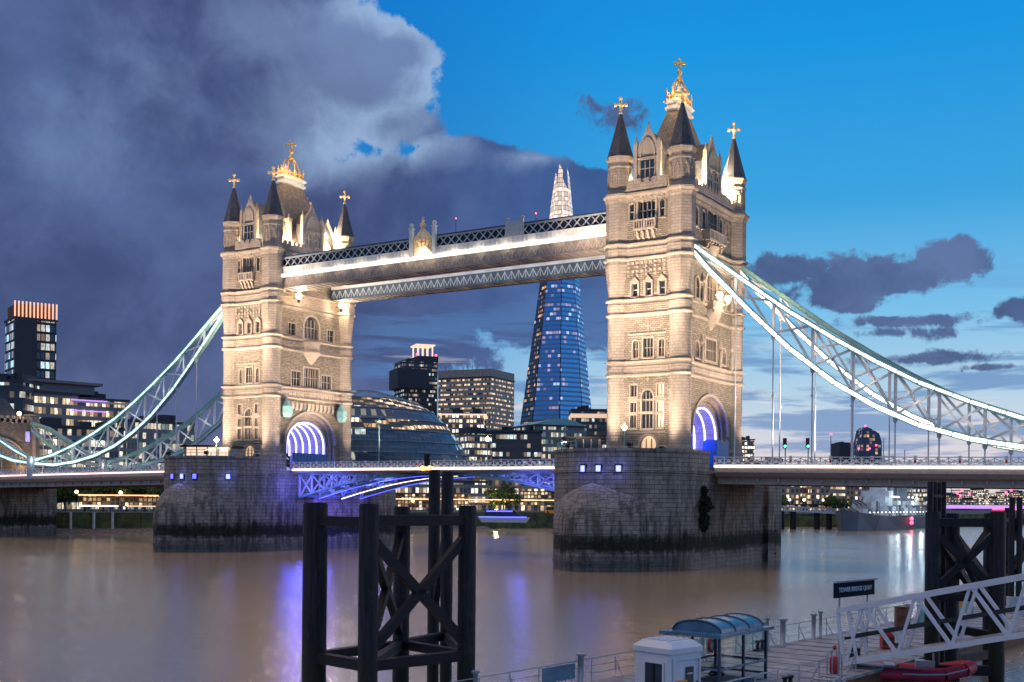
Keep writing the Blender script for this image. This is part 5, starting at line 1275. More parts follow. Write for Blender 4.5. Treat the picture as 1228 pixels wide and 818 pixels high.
specs = [(1138, 1152, 594, 'low grey block'), (1150, 1172, 599, 'wide flat block'), (1173, 1184, 588, 'taller pale block'), (1186, 1204, 598, 'dim broad block'), (1203, 1214, 592, 'narrow block'), (1213, 1232, 590, 'block with lit windows')]
for i, (px0, px1, py, lab) in enumerate(specs): block('skyline_building', lab + ' on the far skyline, %s from the left beyond the purple bridge' % words[i], px0, px1, py, 1700, 1700, 60, 'city_lit' if i in (2, 4) else 'concrete_bands', group='far skyline beyond the purple bridge')
for i, (px, py) in enumerate(((1139, 582), (1146, 593), (1152, 590), (1161, 594), (1150, 597), (1205, 593), (1211, 590))):
    D = 1500; p = AD(px, py, D); m = MB(); m.tube((p.x, p.y, 5), (p.x, p.y, p.z), .9, 5, .4); m.bar(p + Vector((-14, 4, 2)), p + Vector((9, -3, 2)), .9, 1.2); m.ball(p + Vector((0, 0, 2)), 1.8, 6, 1)
    solo('crane', m, ['far_grey', 'lamp_red'], '%s pink-lit tower crane from the left on the far skyline' % words[i], 'crane', (p.x, p.y, 5), 'cranes on the far skyline')
# purple lit bridge far upstream
a = AD(1086, 612, 900); b = AD(1300, 612, 1080); t = thing('distant_bridge', 'far low road bridge lit purple and red', 'bridge', (a.x, a.y, 0)); m = MB()
m.bar((a.x, a.y, 7.3), (b.x, b.y, 7.3), 20, 2.6); m.build('deck', 'concrete', t)
s = (b - a).normalized(); s.z = 0; nrm = Vector((s.y, -s.x, 0)); nrm = nrm if nrm.dot(f_) < 0 else -nrm
m = MB(); m.bar(Vector((a.x, a.y, 7.6)) + nrm * 10.3, Vector((b.x, b.y, 7.6)) + nrm * 10.3, .5, 2.8); m.build('light_strip', 'led_purple', t)
m = MB(); A = AD(1176, 612, 970); B = AD(1212, 612, 1000); m.bar(Vector((A.x, A.y, 5.6)) + nrm * 9, Vector((B.x, B.y, 5.6)) + nrm * 9, .5, 2.0); m.build('light_strip', 'lamp_red', t)
for k in (.28, .6, .9):
    p = a.lerp(b, k); m = MB(); m.bar(Vector((p.x, p.y, 2.5)) - nrm * 9, Vector((p.x, p.y, 2.5)) + nrm * 9, 6, 7.5); m.build('bridge_pier', 'concrete', t)

# ------------------------------------------------------------------ warship
def warship():
    A = AZ(1010, 637, 0); B = AZ(1106, 631.5, 0); d = (B - A); L = d.length; rz = math.atan2(d.y, d.x)
    t = thing('warship', 'grey moored museum warship with floodlit guns, bridge and masts', 'ship', (A.x, A.y, 0), rz, local=True)
    prof = [(-3, .2, 7.5), (4, 4.2, 6.4), (18, 7.5, 5.4), (L * .5, 9.0, 4.6), (L * .8, 8.0, 4.6), (L * .96, 4.5, 5.0), (L + 2, 1.5, 5.2)]
    MATS['ship_pale'] if 'ship_pale' in MATS else plain('ship_pale', (.62, .68, .72), .6, 0, .2, .3)
    rings = [[(x, -w, h), (x + (2 if i == 0 else 0), -w * .75, -1), (x + (2 if i == 0 else 0), w * .75, -1), (x, w, h)] for i, (x, w, h) in enumerate(prof)]
    m = MB(); n = 4
    m.loft(rings); m.build('hull', 'ship_dark', t)
    def bx(name, x0, x1, w, z0, z1, mt='ship_pale', par=t): q = MB(); q.box(x0, x1, -w, w, z0, z1); return q.build(name, mt, par, (0, 0, 0))
    m = MB(); [m.box(x - .1, x + .1, -w * .98 - .1, -w * .98, h, h + 1.2) for x, w, h in [(i, 7.5, 5.2) for i in range(10, int(L * .8), 3)]]; m.build('guard_rail', 'pale_paint', t)
    for x in (14, 24, L * .78, L * .88):      # gun turrets
        z = 5.2 if x in (14, L * .88) else 7.6; q = MB(); q.lathe([(3.6, z - 2.5), (3.6, z)], (x, 0, 0), 12); q.extr([(x - 3.6, -3.4, z), (x + 4, -3.4, z), (x + 3.6, -3.2, z + 2.4), (x - 2, -3.2, z + 2.4)], (0, 6.8, 0)); g = q.build('gun_turret', 'ship_grey', t, (0, 0, 0))
        q = MB(); s_ = -1 if x < L / 2 else 1
        for y in (-1.6, 0, 1.6): q.tube((x + s_ * 3, y, z + 1.4), (x + s_ * 10, y, z + 2.6), .28, 6)
        q.build('gun_barrel', 'ship_dark', g, (0, 0, 0))
    bx('superstructure', 34, 50, 5.5, 5, 8.5); bx('superstructure', 37, 47, 4, 8.5, 12); bx('bridge', 38, 44, 5.0, 12, 14.2); bx('bridge', 39, 42, 2.4, 14.2, 17); bx('superstructure', 60, L * .7, 5.0, 5, 8); bx('superstructure', 64, 72, 3.5, 8, 10.5); bx('director_tower', 84, 87, 2., 8, 13); bx('director_tower', 46, 48.5, 1.6, 12, 18)
    for i in range(26):
        x = 26 + 2.5 * i; y = rnd.uniform(-6.5, 5); h0 = rnd.uniform(6.2, 8.2); hh = rnd.uniform(.8, 3.2); q = MB(); q.box(x, x + rnd.uniform(.5, 1.8), y, y + rnd.uniform(.6, 1.8), 5, h0 + hh); q.build('deck_housing', ['ship_pale', 'ship_grey', 'ship_grey'][i % 3], t)
    for x, h in ((20, 15), (33, 22), (57, 26), (70, 20), (92, 19)):
        q = MB(); q.tube((x, 0, 5), (x, 0, h), .2, 5, .1); q.bar((x, -2.5, h * .8), (x, 2.5, h * .8), .16, .16); q.build('mast', 'pale_paint', t)
    for x in (54, 74):
        q = MB(); q.lathe([(2.6, 9), (2.5, 19), (2.8, 19.2), (2.7, 20)], (x, 0, 0), 12, sx=1.3); q.build('funnel', 'ship_grey', t)
    for x, h in ((49, 34), (80, 31)):
        q = MB(); q.tube((x, 0, 10), (x, 0, h), .45, 6, .2); q.tube((x + 4, -3, 10), (x, 0, h * .8), .3, 5); q.tube((x + 4, 3, 10), (x, 0, h * .8), .3, 5); q.bar((x, -4, h * .8), (x, 4, h * .8), .3, .3); q.bar((x, -3, h * .68), (x, 3, h * .68), .3, .3); q.lathe([(1.6, h * .72), (1.6, h * .76)], (x, 0, 0), 8); q.build('mast', 'pale_paint', t)
    for x in (40, 60, 68, 88):
        q = MB(); q.box(x - 2, x + 2, -8.2, -6.4, 9, 10.6); q.build('lifeboat', 'white_paint', t)
    for x, y, z, e in ((8, -14, 10, 300), (28, -11, 9, 700), (44, -11, 12, 1300), (62, -11, 10, 1100), (84, -11, 9, 700)): lamp('POINT', 'ship_light', (x, y, z), e, (.75, .95, 1), size=.6, parent=None) 
    for i, (x, y, z, e) in enumerate(((28, -13, 13, 0),)): pass
    for ob in [o for o in bpy.data.objects if o.type == 'LIGHT' and o.name.startswith('ship_light')]: ob.parent = t
    q = MB(); q.ball((L * .48, -9.3, 3.9), .7, 6); q.ball((L * .48, -9.3, 2.4), .7, 6); q.build('port_light', 'lamp_red', t)
    q = MB()
    for x in range(6, int(L * .9), 5): q.ball((x, -7.2, 6.4), .22, 5)
    for x in (36, 39, 42, 45, 60, 66, 72): q.ball((x, -6.7, 12 + (x % 3)), .35, 5)
    q.build('deck_lights', 'led_white', t)
warship()
# jetty to the warship
a = AD(930, 616, 415); b = AD(1016, 616, 425); t = thing('footbridge', 'white truss footbridge on dark piles leading to the warship', 'footbridge', (a.x, a.y, 0)); za, zb = AD(930, 612, 415).z, AD(1016, 617, 425).z
m = MB(); k = 22
A, B = Vector((a.x, a.y, za)), Vector((b.x, b.y, zb)); 
for i in range(k): p, q_ = A.lerp(B, i / k), A.lerp(B, (i + 1) / k); u_ = Vector((0, 0, 1.6)); m.bar(p + u_, q_, .18, .18); m.bar(p, q_ + u_, .18, .18)
m.bar(A, B, 2.4, .3); m.bar(A + Vector((0, 0, 1.7)), B + Vector((0, 0, 1.7)), .25, .25); m.build('truss', 'pale_paint', t)
for k in (.06, .22, .55, .72):
    p = A.lerp(B, k); m = MB(); m.tube((p.x, p.y, -1), (p.x, p.y, p.z), 1.1, 8); m.build('pile', 'dark_timber', t)
facade('promenade', (.2, .16, .12), (.1, .08, .06), 1.2, 1.2, .15, .15, .65, (1, .58, .25), 1.5, cold=(1, .85, .6))
# lit quayside strips: restaurants, kiosks, parked boats
def strip(name, label, px0, px1, py0, py1, D, mt, cat, grp=None):
    a, b = AD(px0, py1, D), AD(px1, py1, D); z1 = AD(px0, py0, D).z; t = thing(name, label, cat, (a.x, a.y, a.z), 0, grp); m = MB()
    A = Vector((a.x, a.y, 0)); B_ = Vector((b.x, b.y, 0)); n = Vector((FW[0], FW[1], 0))
    m.extr([A + Vector((0, 0, a.z)), B_ + Vector((0, 0, a.z)), B_ + Vector((0, 0, z1)), A + Vector((0, 0, z1))], n * 3); m.build('front', mt, t)
    q = MB(); q.extr([A + Vector((0, 0, z1)) - n, B_ + Vector((0, 0, z1)) - n, B_ + Vector((0, 0, z1 + .35)) - n, A + Vector((0, 0, z1 + .35)) - n], n * 5); q.build('roof', 'far_dark', t); return t
strip('pavilion', 'lit riverside pavilion with orange roof line left of the left-hand pier', 92, 190, 594, 607, 303, 'promenade', 'pavilion')
strip('pavilion', 'long lit pavilion front between the piers, under the round hall', 420, 560, 592, 608, 398, 'promenade', 'pavilion')
strip('pavilion', 'lit cafe front right of the round tree between the piers', 622, 668, 590, 606, 404, 'promenade', 'pavilion')
strip('pavilion', 'string of lit quay fronts beside the jetty', 934, 1008, 605, 612, 482, 'promenade', 'pavilion')
for px0, px1, py, D, mt, lab in ((92, 188, 593.5, 300, 'lit_orange', 'orange light line along the pavilion roof, left of the left-hand pier'), (94, 140, 606.5, 300, 'led_white', 'bright white light line at the pavilion foot, left of the left-hand pier'),
                        (440, 668, 598, 395, 'lit_orange', 'orange light line along the quay between the piers'), (150, 186, 607, 300, 'lit_soft', 'short soft light line right of the bright white one')):
    a, b = AD(px0, py, D), AD(px1, py + (px1 - px0) * .0094, D); m = MB(); m.bar(a, b, .3, .28)
    for k in range(5): p = a.lerp(b, (k + .5) / 5); m.bar((p.x, p.y, 5.2), p, .1, .1, mi=1)
    solo('festoon_light', m, [mt, 'dark_steel'], lab, 'light line', a, 'light lines on the quay')
# blue lit river boat
a = AZ(571, 611, 0.); a = AD(571, 609, 330); b = AD(634, 610, 330); c = (a + b) / 2; L = (b - a).length
t = thing('river_boat', 'low white river boat with blue light stripe moored between the piers', 'boat', (c.x, c.y, 3.2), math.atan2((b - a).y, (b - a).x), local=True)
m = MB(); m.extr([(-L / 2, -2, 1.6), (-L / 2 + 1.2, -2, 0), (L / 2 - 1, -2, 0), (L / 2, -2, 1.4)], (0, 4, 0)); m.build('hull', 'pale_paint', t)
m = MB(); m.extr([(-L / 2 + 2, -1.8, 1.6), (L / 2 - 2.5, -1.8, 1.6), (L / 2 - 4.5, -1.8, 3.4), (-L / 2 + 2, -1.8, 3.6)], (0, 3.6, 0)); m.build('cabin', 'glass_dark', t)
m = MB(); m.box(-L / 2 + .5, L / 2 - 1, -2.1, -2.0, 1.35, 1.65); m.box(-L / 2 + 2.5, L / 2 - 5, -1.95, -1.85, 3.0, 3.3); m.build('light_stripe', 'led_blue', t)
# orange vehicle and small quay things
a = AD(662, 607, 393); m = MB(); m.box(a.x - 2.6, a.x + 2.6, a.y - 1, a.y + 1, 5.2, 7.6); m.box(a.x - 2.2, a.x + 1.4, a.y - 1.05, a.y + 1.05, 6.3, 7.3, 1)
for s_ in (-1.6, 1.6): m.tube((a.x + s_, a.y - 1.05, 5.6), (a.x + s_, a.y + 1.05, 5.6), .42, 10, mi=2)
solo('parked_van', m, ['orange_paint', 'glass_dark', 'black'], 'small orange van on the quay beside the right-hand pier', 'van', (a.x, a.y, 5.2))

# ------------------------------------------------------------------ trees
def tree(p, h, cr, label, mat_='foliage', n=1500, seed=1, leaf=.5, cat='tree', trunk=.35, squash=.8):
    r2 = random.Random(seed); t = thing('leafy_tree', label, cat, p, 0, 'trees on the south bank', local=True)
    m = MB(); hh = h * .45; m.tube((0, 0, -.2), (0, 0, hh), trunk, 8, trunk * .6)
    tips = []
    for k in range(7):
        a = k * 2.4; rr_ = cr * r2.uniform(.35, .75); q = Vector((rr_ * math.cos(a), rr_ * math.sin(a), h * r2.uniform(.5, .88))); m.tube((0, 0, hh * r2.uniform(.6, 1)), q, trunk * .4, 5, .06); tips.append(q)
    m.build('trunk', 'bark', t); c = MB()
    clumps = [(Vector((r2.gauss(0, cr * .5), r2.gauss(0, cr * .5), h * .62 + r2.gauss(0, h * .15))), cr * r2.uniform(.22, .42)) for _ in range(26)] + [(q, cr * .33) for q in tips]
    for i in range(n):
        o, rad = clumps[r2.randrange(len(clumps))]; v = Vector((r2.gauss(0, 1), r2.gauss(0, 1), r2.gauss(0, 1))).normalized() * rad * r2.uniform(.55, 1.05); v.z *= squash; pt = o + v
        a = Vector((r2.uniform(-1, 1), r2.uniform(-1, 1), r2.uniform(-1, 1))).normalized() * leaf * r2.uniform(.6, 1.2); b = a.cross(Vector((r2.uniform(-1, 1), r2.uniform(-1, 1), r2.uniform(-1, 1)))).normalized() * leaf * .6
        c.add([pt - a, pt + b, pt + a, pt - b], [(0, 1, 2, 3)])
    c.build('crown', mat_, t); return t
p = AD(602, 607, 396); p.z = 5.2; tree(p, 9.4, 5.0, 'round green tree on the quay between the two piers', seed=3, n=2600, leaf=.42); lamp('POINT', 'tree_light', p + Vector((1, -6, 2.5)), 1500, (1, .8, .4), size=.5)
for i, px in enumerate((58, 76, 100, 122, 150, 172, 186)):
    p = AD(px, 605, 311 + 3 * (i % 3)); p.z = 5.2; tree(p, 7.5 + (i % 3), 4.8, '%s dark tree from the left behind the pavilion, left of the left-hand pier' % words[i], 'foliage', seed=10 + i, n=900, leaf=.6)
p = AD(998, 612, 482); p.z = 5; tree(p, 7, 4.6, 'round dark tree behind the jetty lamps', seed=21, n=1200, leaf=.55)
p = AD(930, 612, 482); p.z = 5; tree(p, 7, 4.0, 'dark tree half hidden by the right-hand pier edge', seed=22, n=900, leaf=.55)
# weed bank under the jetty
a = AZ(934, 631, .1); b = AZ(1004, 632, .1); m = MB(); m.bar((a.x, a.y, 1.6), (b.x, b.y, 1.6), 6, 4.5); solo('weedy_bank', m, 'algae_wall', 'dark green weed-covered bank under the footbridge', 'bank', (a.x, a.y, 0))
# bush hanging on the flank of the near pier
r2 = random.Random(5); m = MB(); c0 = Vector((41 + 10.6, -14.2, 8.4))
for i in range(2600):
    z = r2.uniform(-2.9, 3.0); w = (.95 + .45 * math.sin(z * 2.3) + .25 * math.sin(z * 5.1 + 1)) * (1 - (abs(z) / 3.4) ** 2); pt = c0 + Vector((r2.uniform(-.2, .5) + .5 * w * r2.random(), r2.gauss(.15 * math.sin(z * 1.4), .7) * w, z + r2.uniform(-.3, .3)))
    a_ = Vector((r2.uniform(-1, 1), r2.uniform(-1, 1), r2.uniform(-1.4, 1))).normalized() * .26; b_ = a_.cross(Vector((r2.uniform(-1, 1), r2.uniform(-1, 1), 1))).normalized() * .13
    m.add([pt - a_, pt + b_, pt + a_, pt - b_], [(0, 1, 2, 3)])
solo('wall_shrub', m, 'dark_foliage', 'black bushy shrub growing from the flank of the right-hand pier', 'shrub', c0)

# ------------------------------------------------------------------ lamps and signals on the bridge
def bridge_lamp(px, py, Y, label, mt='lamp_warm', twin=False):
    p = AY(px, py, Y); zd = deck_z(p.x) if abs(p.y) < 10 else 14.6; t = thing('lamp_standard', label, 'street lamp', (p.x, p.y, zd), 0, 'lamps on the bridge')
    m = MB(); m.lathe([(.24, 0), (.2, .8), (.1, 1.0), (.07, p.z - zd - .4), (.2, p.z - zd - .3)], (p.x, p.y, zd), 8); m.build('post', 'teal_paint', t)
    q = MB(); q.lathe([(.16, -.35), (.42, .0), (.5, .1), (.2, .3), (.05, .6)], p, 8); q.build('lantern', mt, t); return t
bridge_lamp(583, 527, 9.3, 'tall lit lamp standard on the central span, right of the round hall')
bridge_lamp(747, 513, -19, 'lit lamp standard on the right-hand pier before the tower foot')
bridge_lamp(453, 505, 9.3, 'unlit teal lamp standard on the central span before the round hall', 'teal_paint')
bridge_lamp(258, 528, -22, 'lit lamp on the left-hand pier beside the cabin')
bridge_lamp(676, 515, 9.3, 'unlit teal lamp standard at the right end of the central span', 'teal_paint')
for px, lab in ((940, 'left one of two green traffic lights on the right-hand span'), (967.5, 'right one of two green traffic lights on the right-hand span')):
    p = AY(px, 533, 5.4); zd = deck_z(p.x); t = thing('traffic_light', lab, 'traffic light', (p.x, p.y, zd), 0, 'traffic lights on the bridge')
    m = MB(); m.tube((p.x, p.y, zd), (p.x, p.y, p.z + .9), .08, 6); m.build('post', 'dark_steel', t); m = MB(); m.box(p.x - .28, p.x + .28, p.y - .35, p.y - .05, p.z - .6, p.z + .95); m.build('signal_head', 'black', t)
    m = MB(); m.ball((p.x + .1, p.y - .4, p.z - .3), .2, 6); m.build('green_lens', 'lamp_green', t)
# blue hoardings in the arches
for X, lab in ((41, 'tall blue hoarding in the arch of the right-hand tower'), (-41, 'blue hoarding across the arch of the left-hand tower')):
    m = MB()
    if X < 0: m.box(X + 6.0, X + 6.2, -5.2, 4.4, 14.8, 18.0); [m.box(X + 6.2, X + 6.28, y, y + .12, 14.8, 18.0) for y in [-5 + i * .9 for i in range(11)]]
    else: m.box(X + 4.2, X + 6.6, .6, 5.2, 14.8, 18.9); m.box(X + 4.4, X + 6.4, .8, 5.0, 18.88, 19.05)
    solo('hoarding', m, 'hoarding_blue', lab, 'hoarding', (X, 0, 14.8), 'blue hoardings in the tower arches')

# ------------------------------------------------------------------ timber dolphins in the foreground
def dolphin(label, piles, beams, braces, grp='mooring dolphins in the river'):
    b = piles[0]; t = thing('mooring_dolphin', label, 'mooring dolphin', (b[0].x, b[0].y, 0), 0, grp)
    for p, r_, top in piles:
        m = MB(); m.tube((p.x, p.y, -2.5), (p.x, p.y, top), r_, 14); m.tube((p.x, p.y, top), (p.x, p.y, top + .06), r_ * .93, 14); m.build('pile', 'dark_timber', t)
    for a, c, z, w in beams:
        A, B = piles[a][0], piles[c][0]; m = MB(); m.bar((A.x, A.y, z), (B.x, B.y, z), w, w); m.build('beam', 'dark_steel', t)
    for a, c, z0, z1 in braces:
        A, B = piles[a][0], piles[c][0]; m = MB(); m.bar((A.x, A.y, z0), (B.x, B.y, z1), .3, .36); m.build('brace', 'dark_steel', t)
    return t
def pl(px, D, r_, py): p = AD(px, py, D); return (Vector((p.x, p.y, 0)), r_, p.z)
P1 = [pl(376.5, 48, .50, 604.6), pl(441, 45.5, .39, 606), pl(559, 49, .38, 608), pl(480.5, 52.5, .37, 609), pl(535, 56, .29, 567), pl(519.5, 57.5, .29, 565)]
dolphin('black timber mooring dolphin with crossed braces, left foreground', P1,
        [(0, 1, 8.55, .38), (1, 2, 8.6, .42), (1, 3, 8.5, .38), (3, 2, 8.6, .4), (2, 4, 8.5, .38), (0, 3, 8.5, .38), (3, 4, 8.5, .3),
         (0, 1, 2.95, .42), (1, 2, 2.95, .42), (0, 3, 2.95, .38), (3, 2, 2.95, .38), (1, 3, 2.95, .38), (3, 4, 2.95, .38), (2, 4, 2.95, .38)],
        [(1, 2, 8.0, 3.4), (1, 2, 3.4, 8.0), (3, 1, 8.0, 3.4), (3, 1, 3.4, 8.0), (4, 5, 8, 4)])
P2 = [pl(1117, 61, .38, 615), pl(1195, 61, .40, 615), pl(1138, 65, .50, 617), pl(1186, 68, .38, 617), pl(1114, 63, .16, 579), pl(1119.5, 63.5, .14, 579), pl(1124.5, 63.8, .14, 580), pl(1130, 64, .14, 579)]
dolphin('black timber mooring dolphin behind the gangway, right foreground', P2,
        [(0, 1, 8.5, .42), (0, 2, 8.5, .4), (2, 3, 8.5, .4), (1, 3, 8.5, .4), (0, 1, 4.6, .38), (2, 3, 4.6, .38), (4, 7, 9.9, .16), (0, 1, .8, .5), (2, 3, .8, .5), (2, 1, 2.6, .4)],
        [(0, 1, 8.1, 4.9), (0, 1, 4.9, 8.1), (2, 3, 8.1, 4.9), (2, 3, 4.9, 8.1), (2, 1, 8.1, 3.2), (0, 3, 8.1, 3)])
P3 = [pl(1212, 92, .22, 597), pl(1221, 92, .22, 597), pl(1248, 94, .3, 606), pl(1206, 98, .2, 610)]
dolphin('slender dark dolphin frame at the right edge, beyond the other two', P3,
        [(0, 2, 8.2, .4), (0, 2, 3.6, .4), (3, 0, 8.2, .3), (3, 0, 3.6, .3)], [(0, 2, 8, 3.8), (0, 2, 3.8, 8), (3, 2, 8, 3.8), (3, 2, 3.8, 8)])

# ------------------------------------------------------------------ floating pontoon
dirp = Vector((.115, 1, 0)).normalized(); prp = Vector((dirp.y, -dirp.x, 0))       # prp points to the near (right) side
E0 = Vector((90.6, -127.6, 0))
def PP(s, w, z=1.0): q = E0 + dirp * s + prp * w; return Vector((q.x, q.y, z))
t = thing('pontoon', 'long floating landing stage with grey deck and rusty side', 'pontoon', tuple(PP(20, 4, 0)))
W_ = 8.6; S0, S1 = -14, 96
m = MB(); m.extr([PP(S0, .1, -.3), PP(S1, .1, -.3), PP(S1, W_ - .1, -.3), PP(S0, W_ - .1, -.3)], (0, 0, 1.15)); m.build('hull', 'rust', t)
m = MB(); m.extr([PP(S0, 0, .85), PP(S1, 0, .85), PP(S1, W_, .85), PP(S0, W_, .85)], (0, 0, .15)); m.build('deck', 'pontoon_deck', t)
m = MB()
for i in range(int(S1 - S0) // 2): m.bar(PP(S0 + 2 * i, .2, 1.006), PP(S0 + 2 * i, W_ - .2, 1.006), .03, .02)
m.build('deck_joint', 'black', t)
def railing(s0, s1, w, label, step=2.0, gaps=()):
    t = thing('railing', label, 'railing', tuple(PP(s0, w)), 0, 'railings on the pontoon'); n = max(1, round((s1 - s0) / step))
    for i in range(n + 1):
        s = s0 + (s1 - s0) * i / n; m = MB(); m.tube(PP(s, w, 1), PP(s, w, 2.12), .026, 6); m.tube(PP(s, w, 1), PP(s, w, 1.5), .03, 5) if i % 2 else m.tube(PP(s, w + (.45 if w < 4 else -.45), 1), PP(s, w, 1.9), .03, 5); m.build('post', 'railing_grey', t)
    for z in (1.4, 1.75, 2.1):
        m = MB(); m.tube(PP(s0, w, z), PP(s1, w, z), .014 if z < 2 else .026, 6); m.build('rail', 'railing_grey', t)
    return t
railing(-14, 40, .15, 'long thin rail fence along the river edge of the pontoon')
railing(42, 95, .15, 'far stretch of rail fence on the river edge of the pontoon, behind the gangway')
railing(2, 19, W_ - .2, 'rail fence on the near edge of the pontoon, beside the glass shelter')
def bollard(s, w, h, r_, label, mt='railing_grey', first={}):
    m = MB(); m.lathe([(r_ * 1.5, 0), (r_ * 1.5, .08), (r_, .1), (r_, h - .12), (r_ * 1.7, h - .1), (r_ * 1.7, h)], (0, 0, 0), 10)
    solo('mooring_post', m, mt, label, 'mooring post', PP(s, w), 'mooring posts on the pontoon', local=True)
for i, (px, py, h, r_) in enumerate(((752, 790, 1.5, .14), (925, 758, 1.9, .09), (955.6, 749, 1.6, .09), (971.5, 745, 1.8, .09), (989, 746, 1.6, .17), (1041, 737, 1.7, .1), (1028, 740, 1.6, .14), (597, 808, 1.5, .1))):
    p = AZ(px, py, 1 + h); d = p - E0; s = d.x * dirp.x + d.y * dirp.y
    bollard(s, .55, h, r_, {752: 'grey mooring post at the railing just left of the white kiosk', 925: 'slim mooring post right behind the glass shelter', 955.6: 'farther left of two slim posts left of the name board', 971.5: 'taller right one of two slim posts left of the name board', 989: 'thick mooring post just left of the name board', 1041: 'slim post behind the left end of the gangway', 1028: 'stout post under the name board', 597: 'leftmost mooring post on the pontoon railing'}[px])
p = AZ(690, 805, 1.9); d = p - E0; s = d.x * dirp.x + d.y * dirp.y; m = MB(); m.extr([PP(s - 1.2, .25, 1.35), PP(s + 1.2, .25, 1.35), PP(s + 1.2, .25, 2.05), PP(s - 1.2, .25, 2.05)], prp * .05)
solo('notice_board', m, 'blue_steel', 'blue-grey notice board on the railing left of the kiosk', 'sign', PP(s, .25))

# kiosk: moulded white cabin with chamfered roof
c = AD(799, 780, 47.5); t = thing('ticket_kiosk', 'moulded white kiosk with ribbed roof at the bottom edge', 'kiosk', (c.x, c.y, 1.0), -.28, local=True)
a = .98; H = 2.42
m = MB()
def sq(h, z, ch): return [(-h, -h + ch, z), (-h + ch, -h, z), (h - ch, -h, z), (h, -h + ch, z), (h, h - ch, z), (h - ch, h, z), (-h + ch, h, z), (-h, h - ch, z)]
m.loft([sq(a, 0, .08), sq(a, H, .08)]); m.build('kiosk_wall', 'kiosk_white', t)
m = MB(); m.loft([sq(a + .07, H, .1), sq(a + .07, H + .2, .1), sq(a - .18, H + .42, .12), sq(a - .2, H + .44, .1)]); ro = m.build('roof', 'kiosk_white', t)
m = MB()
for i in range(4): x = -.5 + i * .33; m = MB(); m.box(x - .07, x + .07, -.65, .65, H + .42, H + .50); m.build('roof_rib', 'kiosk_white', ro, (0, 0, 0))
for z in (.12, .75): m = MB(); m.box(-a - .015, a + .015, -a - .015, a + .015, z, z + .035); m.build('panel_seam', 'grey_paint', t)
m = MB(); m.box(a + .05, a + .12, .55, .6, 1.0, 1.25); m.build('door_handle', 'dark_steel', t)
for sx in (0, 1):
    m = MB()
    if sx == 0: m.ring([(-.3, -a - .02, .9), (.62, -a - .02, .9), (.62, -a - .02, 2.0), (-.3, -a - .02, 2.0)], [(-.38, -a - .02, .82), (.7, -a - .02, .82), (.7, -a - .02, 2.08), (-.38, -a - .02, 2.08)], (0, -.05, 0))
    else: m.ring([(a + .02, -.75, .15), (a + .02, .75, .15), (a + .02, .75, 2.15), (a + .02, -.75, 2.15)], [(a + .02, -.82, .08), (a + .02, .82, .08), (a + .02, .82, 2.22), (a + .02, -.82, 2.22)], (.05, 0, 0))
    m.build('window_frame' if sx == 0 else 'door_frame', 'kiosk_white', t)
m = MB(); m.box(-.3, .62, -a - .03, -a - .01, .9, 2.0); m.build('window', 'lit_dim' if 'lit_dim' in MATS else 'glass_dark', t)
m = MB(); m.box(.13, .19, -a - .06, -a - .03, .9, 2.0); m.build('mullion', 'dark_steel', t)
m = MB(); m.box(a + .01, a + .16, -.7, -.1, .7, 1.35); m.box(a + .16, a + .18, -.62, -.42, .8, 1.25, 1); m.box(a + .16, a + .18, -.36, -.18, .8, 1.25, 1); m.build('orange_box', ['orange_paint', 'black'], t)
m = MB(); m.box(a + .01, a + .05, -.05, .4, 1.2, 1.85); m.box(a + .05, a + .06, .0, .34, 1.55, 1.62, 1); m.build('notice', ['black', 'grey_paint'], t)

# glass shelter with vaulted roof
p = AD(861, 766, 52.5); t = thing('glass_shelter', 'glass waiting shelter with blue vaulted roof on the pontoon', 'shelter', (p.x, p.y, 1.0), math.atan2(dirp.y, dirp.x) - math.pi / 2 + .02, local=True)
Ls, Ws, Hs = 4.7, 2.7, 2.35     # local: y along the pontoon, x towards -near side
m = MB(); m.box(-Ws - .25, .25, -.35, Ls + .35, Hs, Hs + .16); m.build('roof_edge', 'roof_blue', t)
m = MB(); n = 10; y0, y1 = .35, Ls - .1
arcp = [(-Ws / 2 - (Ws / 2 - .1) * math.cos(math.pi * k / n), Hs + .16 + .5 * math.sin(math.pi * k / n)) for k in range(n + 1)]
for a_, b_ in zip(arcp, arcp[1:]): m.add([(a_[0], y0, a_[1]), (b_[0], y0, b_[1]), (b_[0], y1, b_[1]), (a_[0], y1, a_[1])], [(0, 1, 2, 3)], smooth=True)
m.add([(x, y0, z) for x, z in arcp], [tuple(range(n + 1))]); m.add([(x, y1, z) for x, z in arcp], [tuple(range(n + 1))]); m.build('vault', 'roof_blue', t)
for y in (y0, y0 + (y1 - y0) / 3, y0 + 2 * (y1 - y0) / 3, y1): m = MB(); m.path([(x, y, z + .02) for x, z in arcp], .05, 5); m.build('roof_rib', 'dark_blue', t)
for x, y in ((0, 0), (0, Ls / 2), (0, Ls), (-Ws, 0), (-Ws, Ls / 2), (-Ws, Ls)):
    m = MB(); m.box(x - .06, x + .06, y - .06, y + .06, 0, Hs); m.build('post', 'dark_blue', t)
mg, T, pg = new_mat('clear_glass'); pg.inputs['Base Color'].default_value = (.85, .95, .95, 1); pg.inputs['Roughness'].default_value = .03; pg.inputs['Transmission Weight'].default_value = 1.; pg.inputs['IOR'].default_value = 1.1
for x, a_, b_ in ((0, .06, Ls / 2 - .06), (0, Ls / 2 + .06, Ls - .06), (-Ws, .06, Ls / 2 - .06), (-Ws, Ls / 2 + .06, Ls - .06)):
    m = MB(); m.box(x - .012, x + .012, a_, b_, .3, Hs - .1); m.build('glass_panel', 'clear_glass', t)
for y in (0, Ls): m = MB(); m.box(-Ws + .06, -.06, y - .012, y + .012, .3, Hs - .1); m.build('glass_panel', 'clear_glass', t)
m = MB(); 
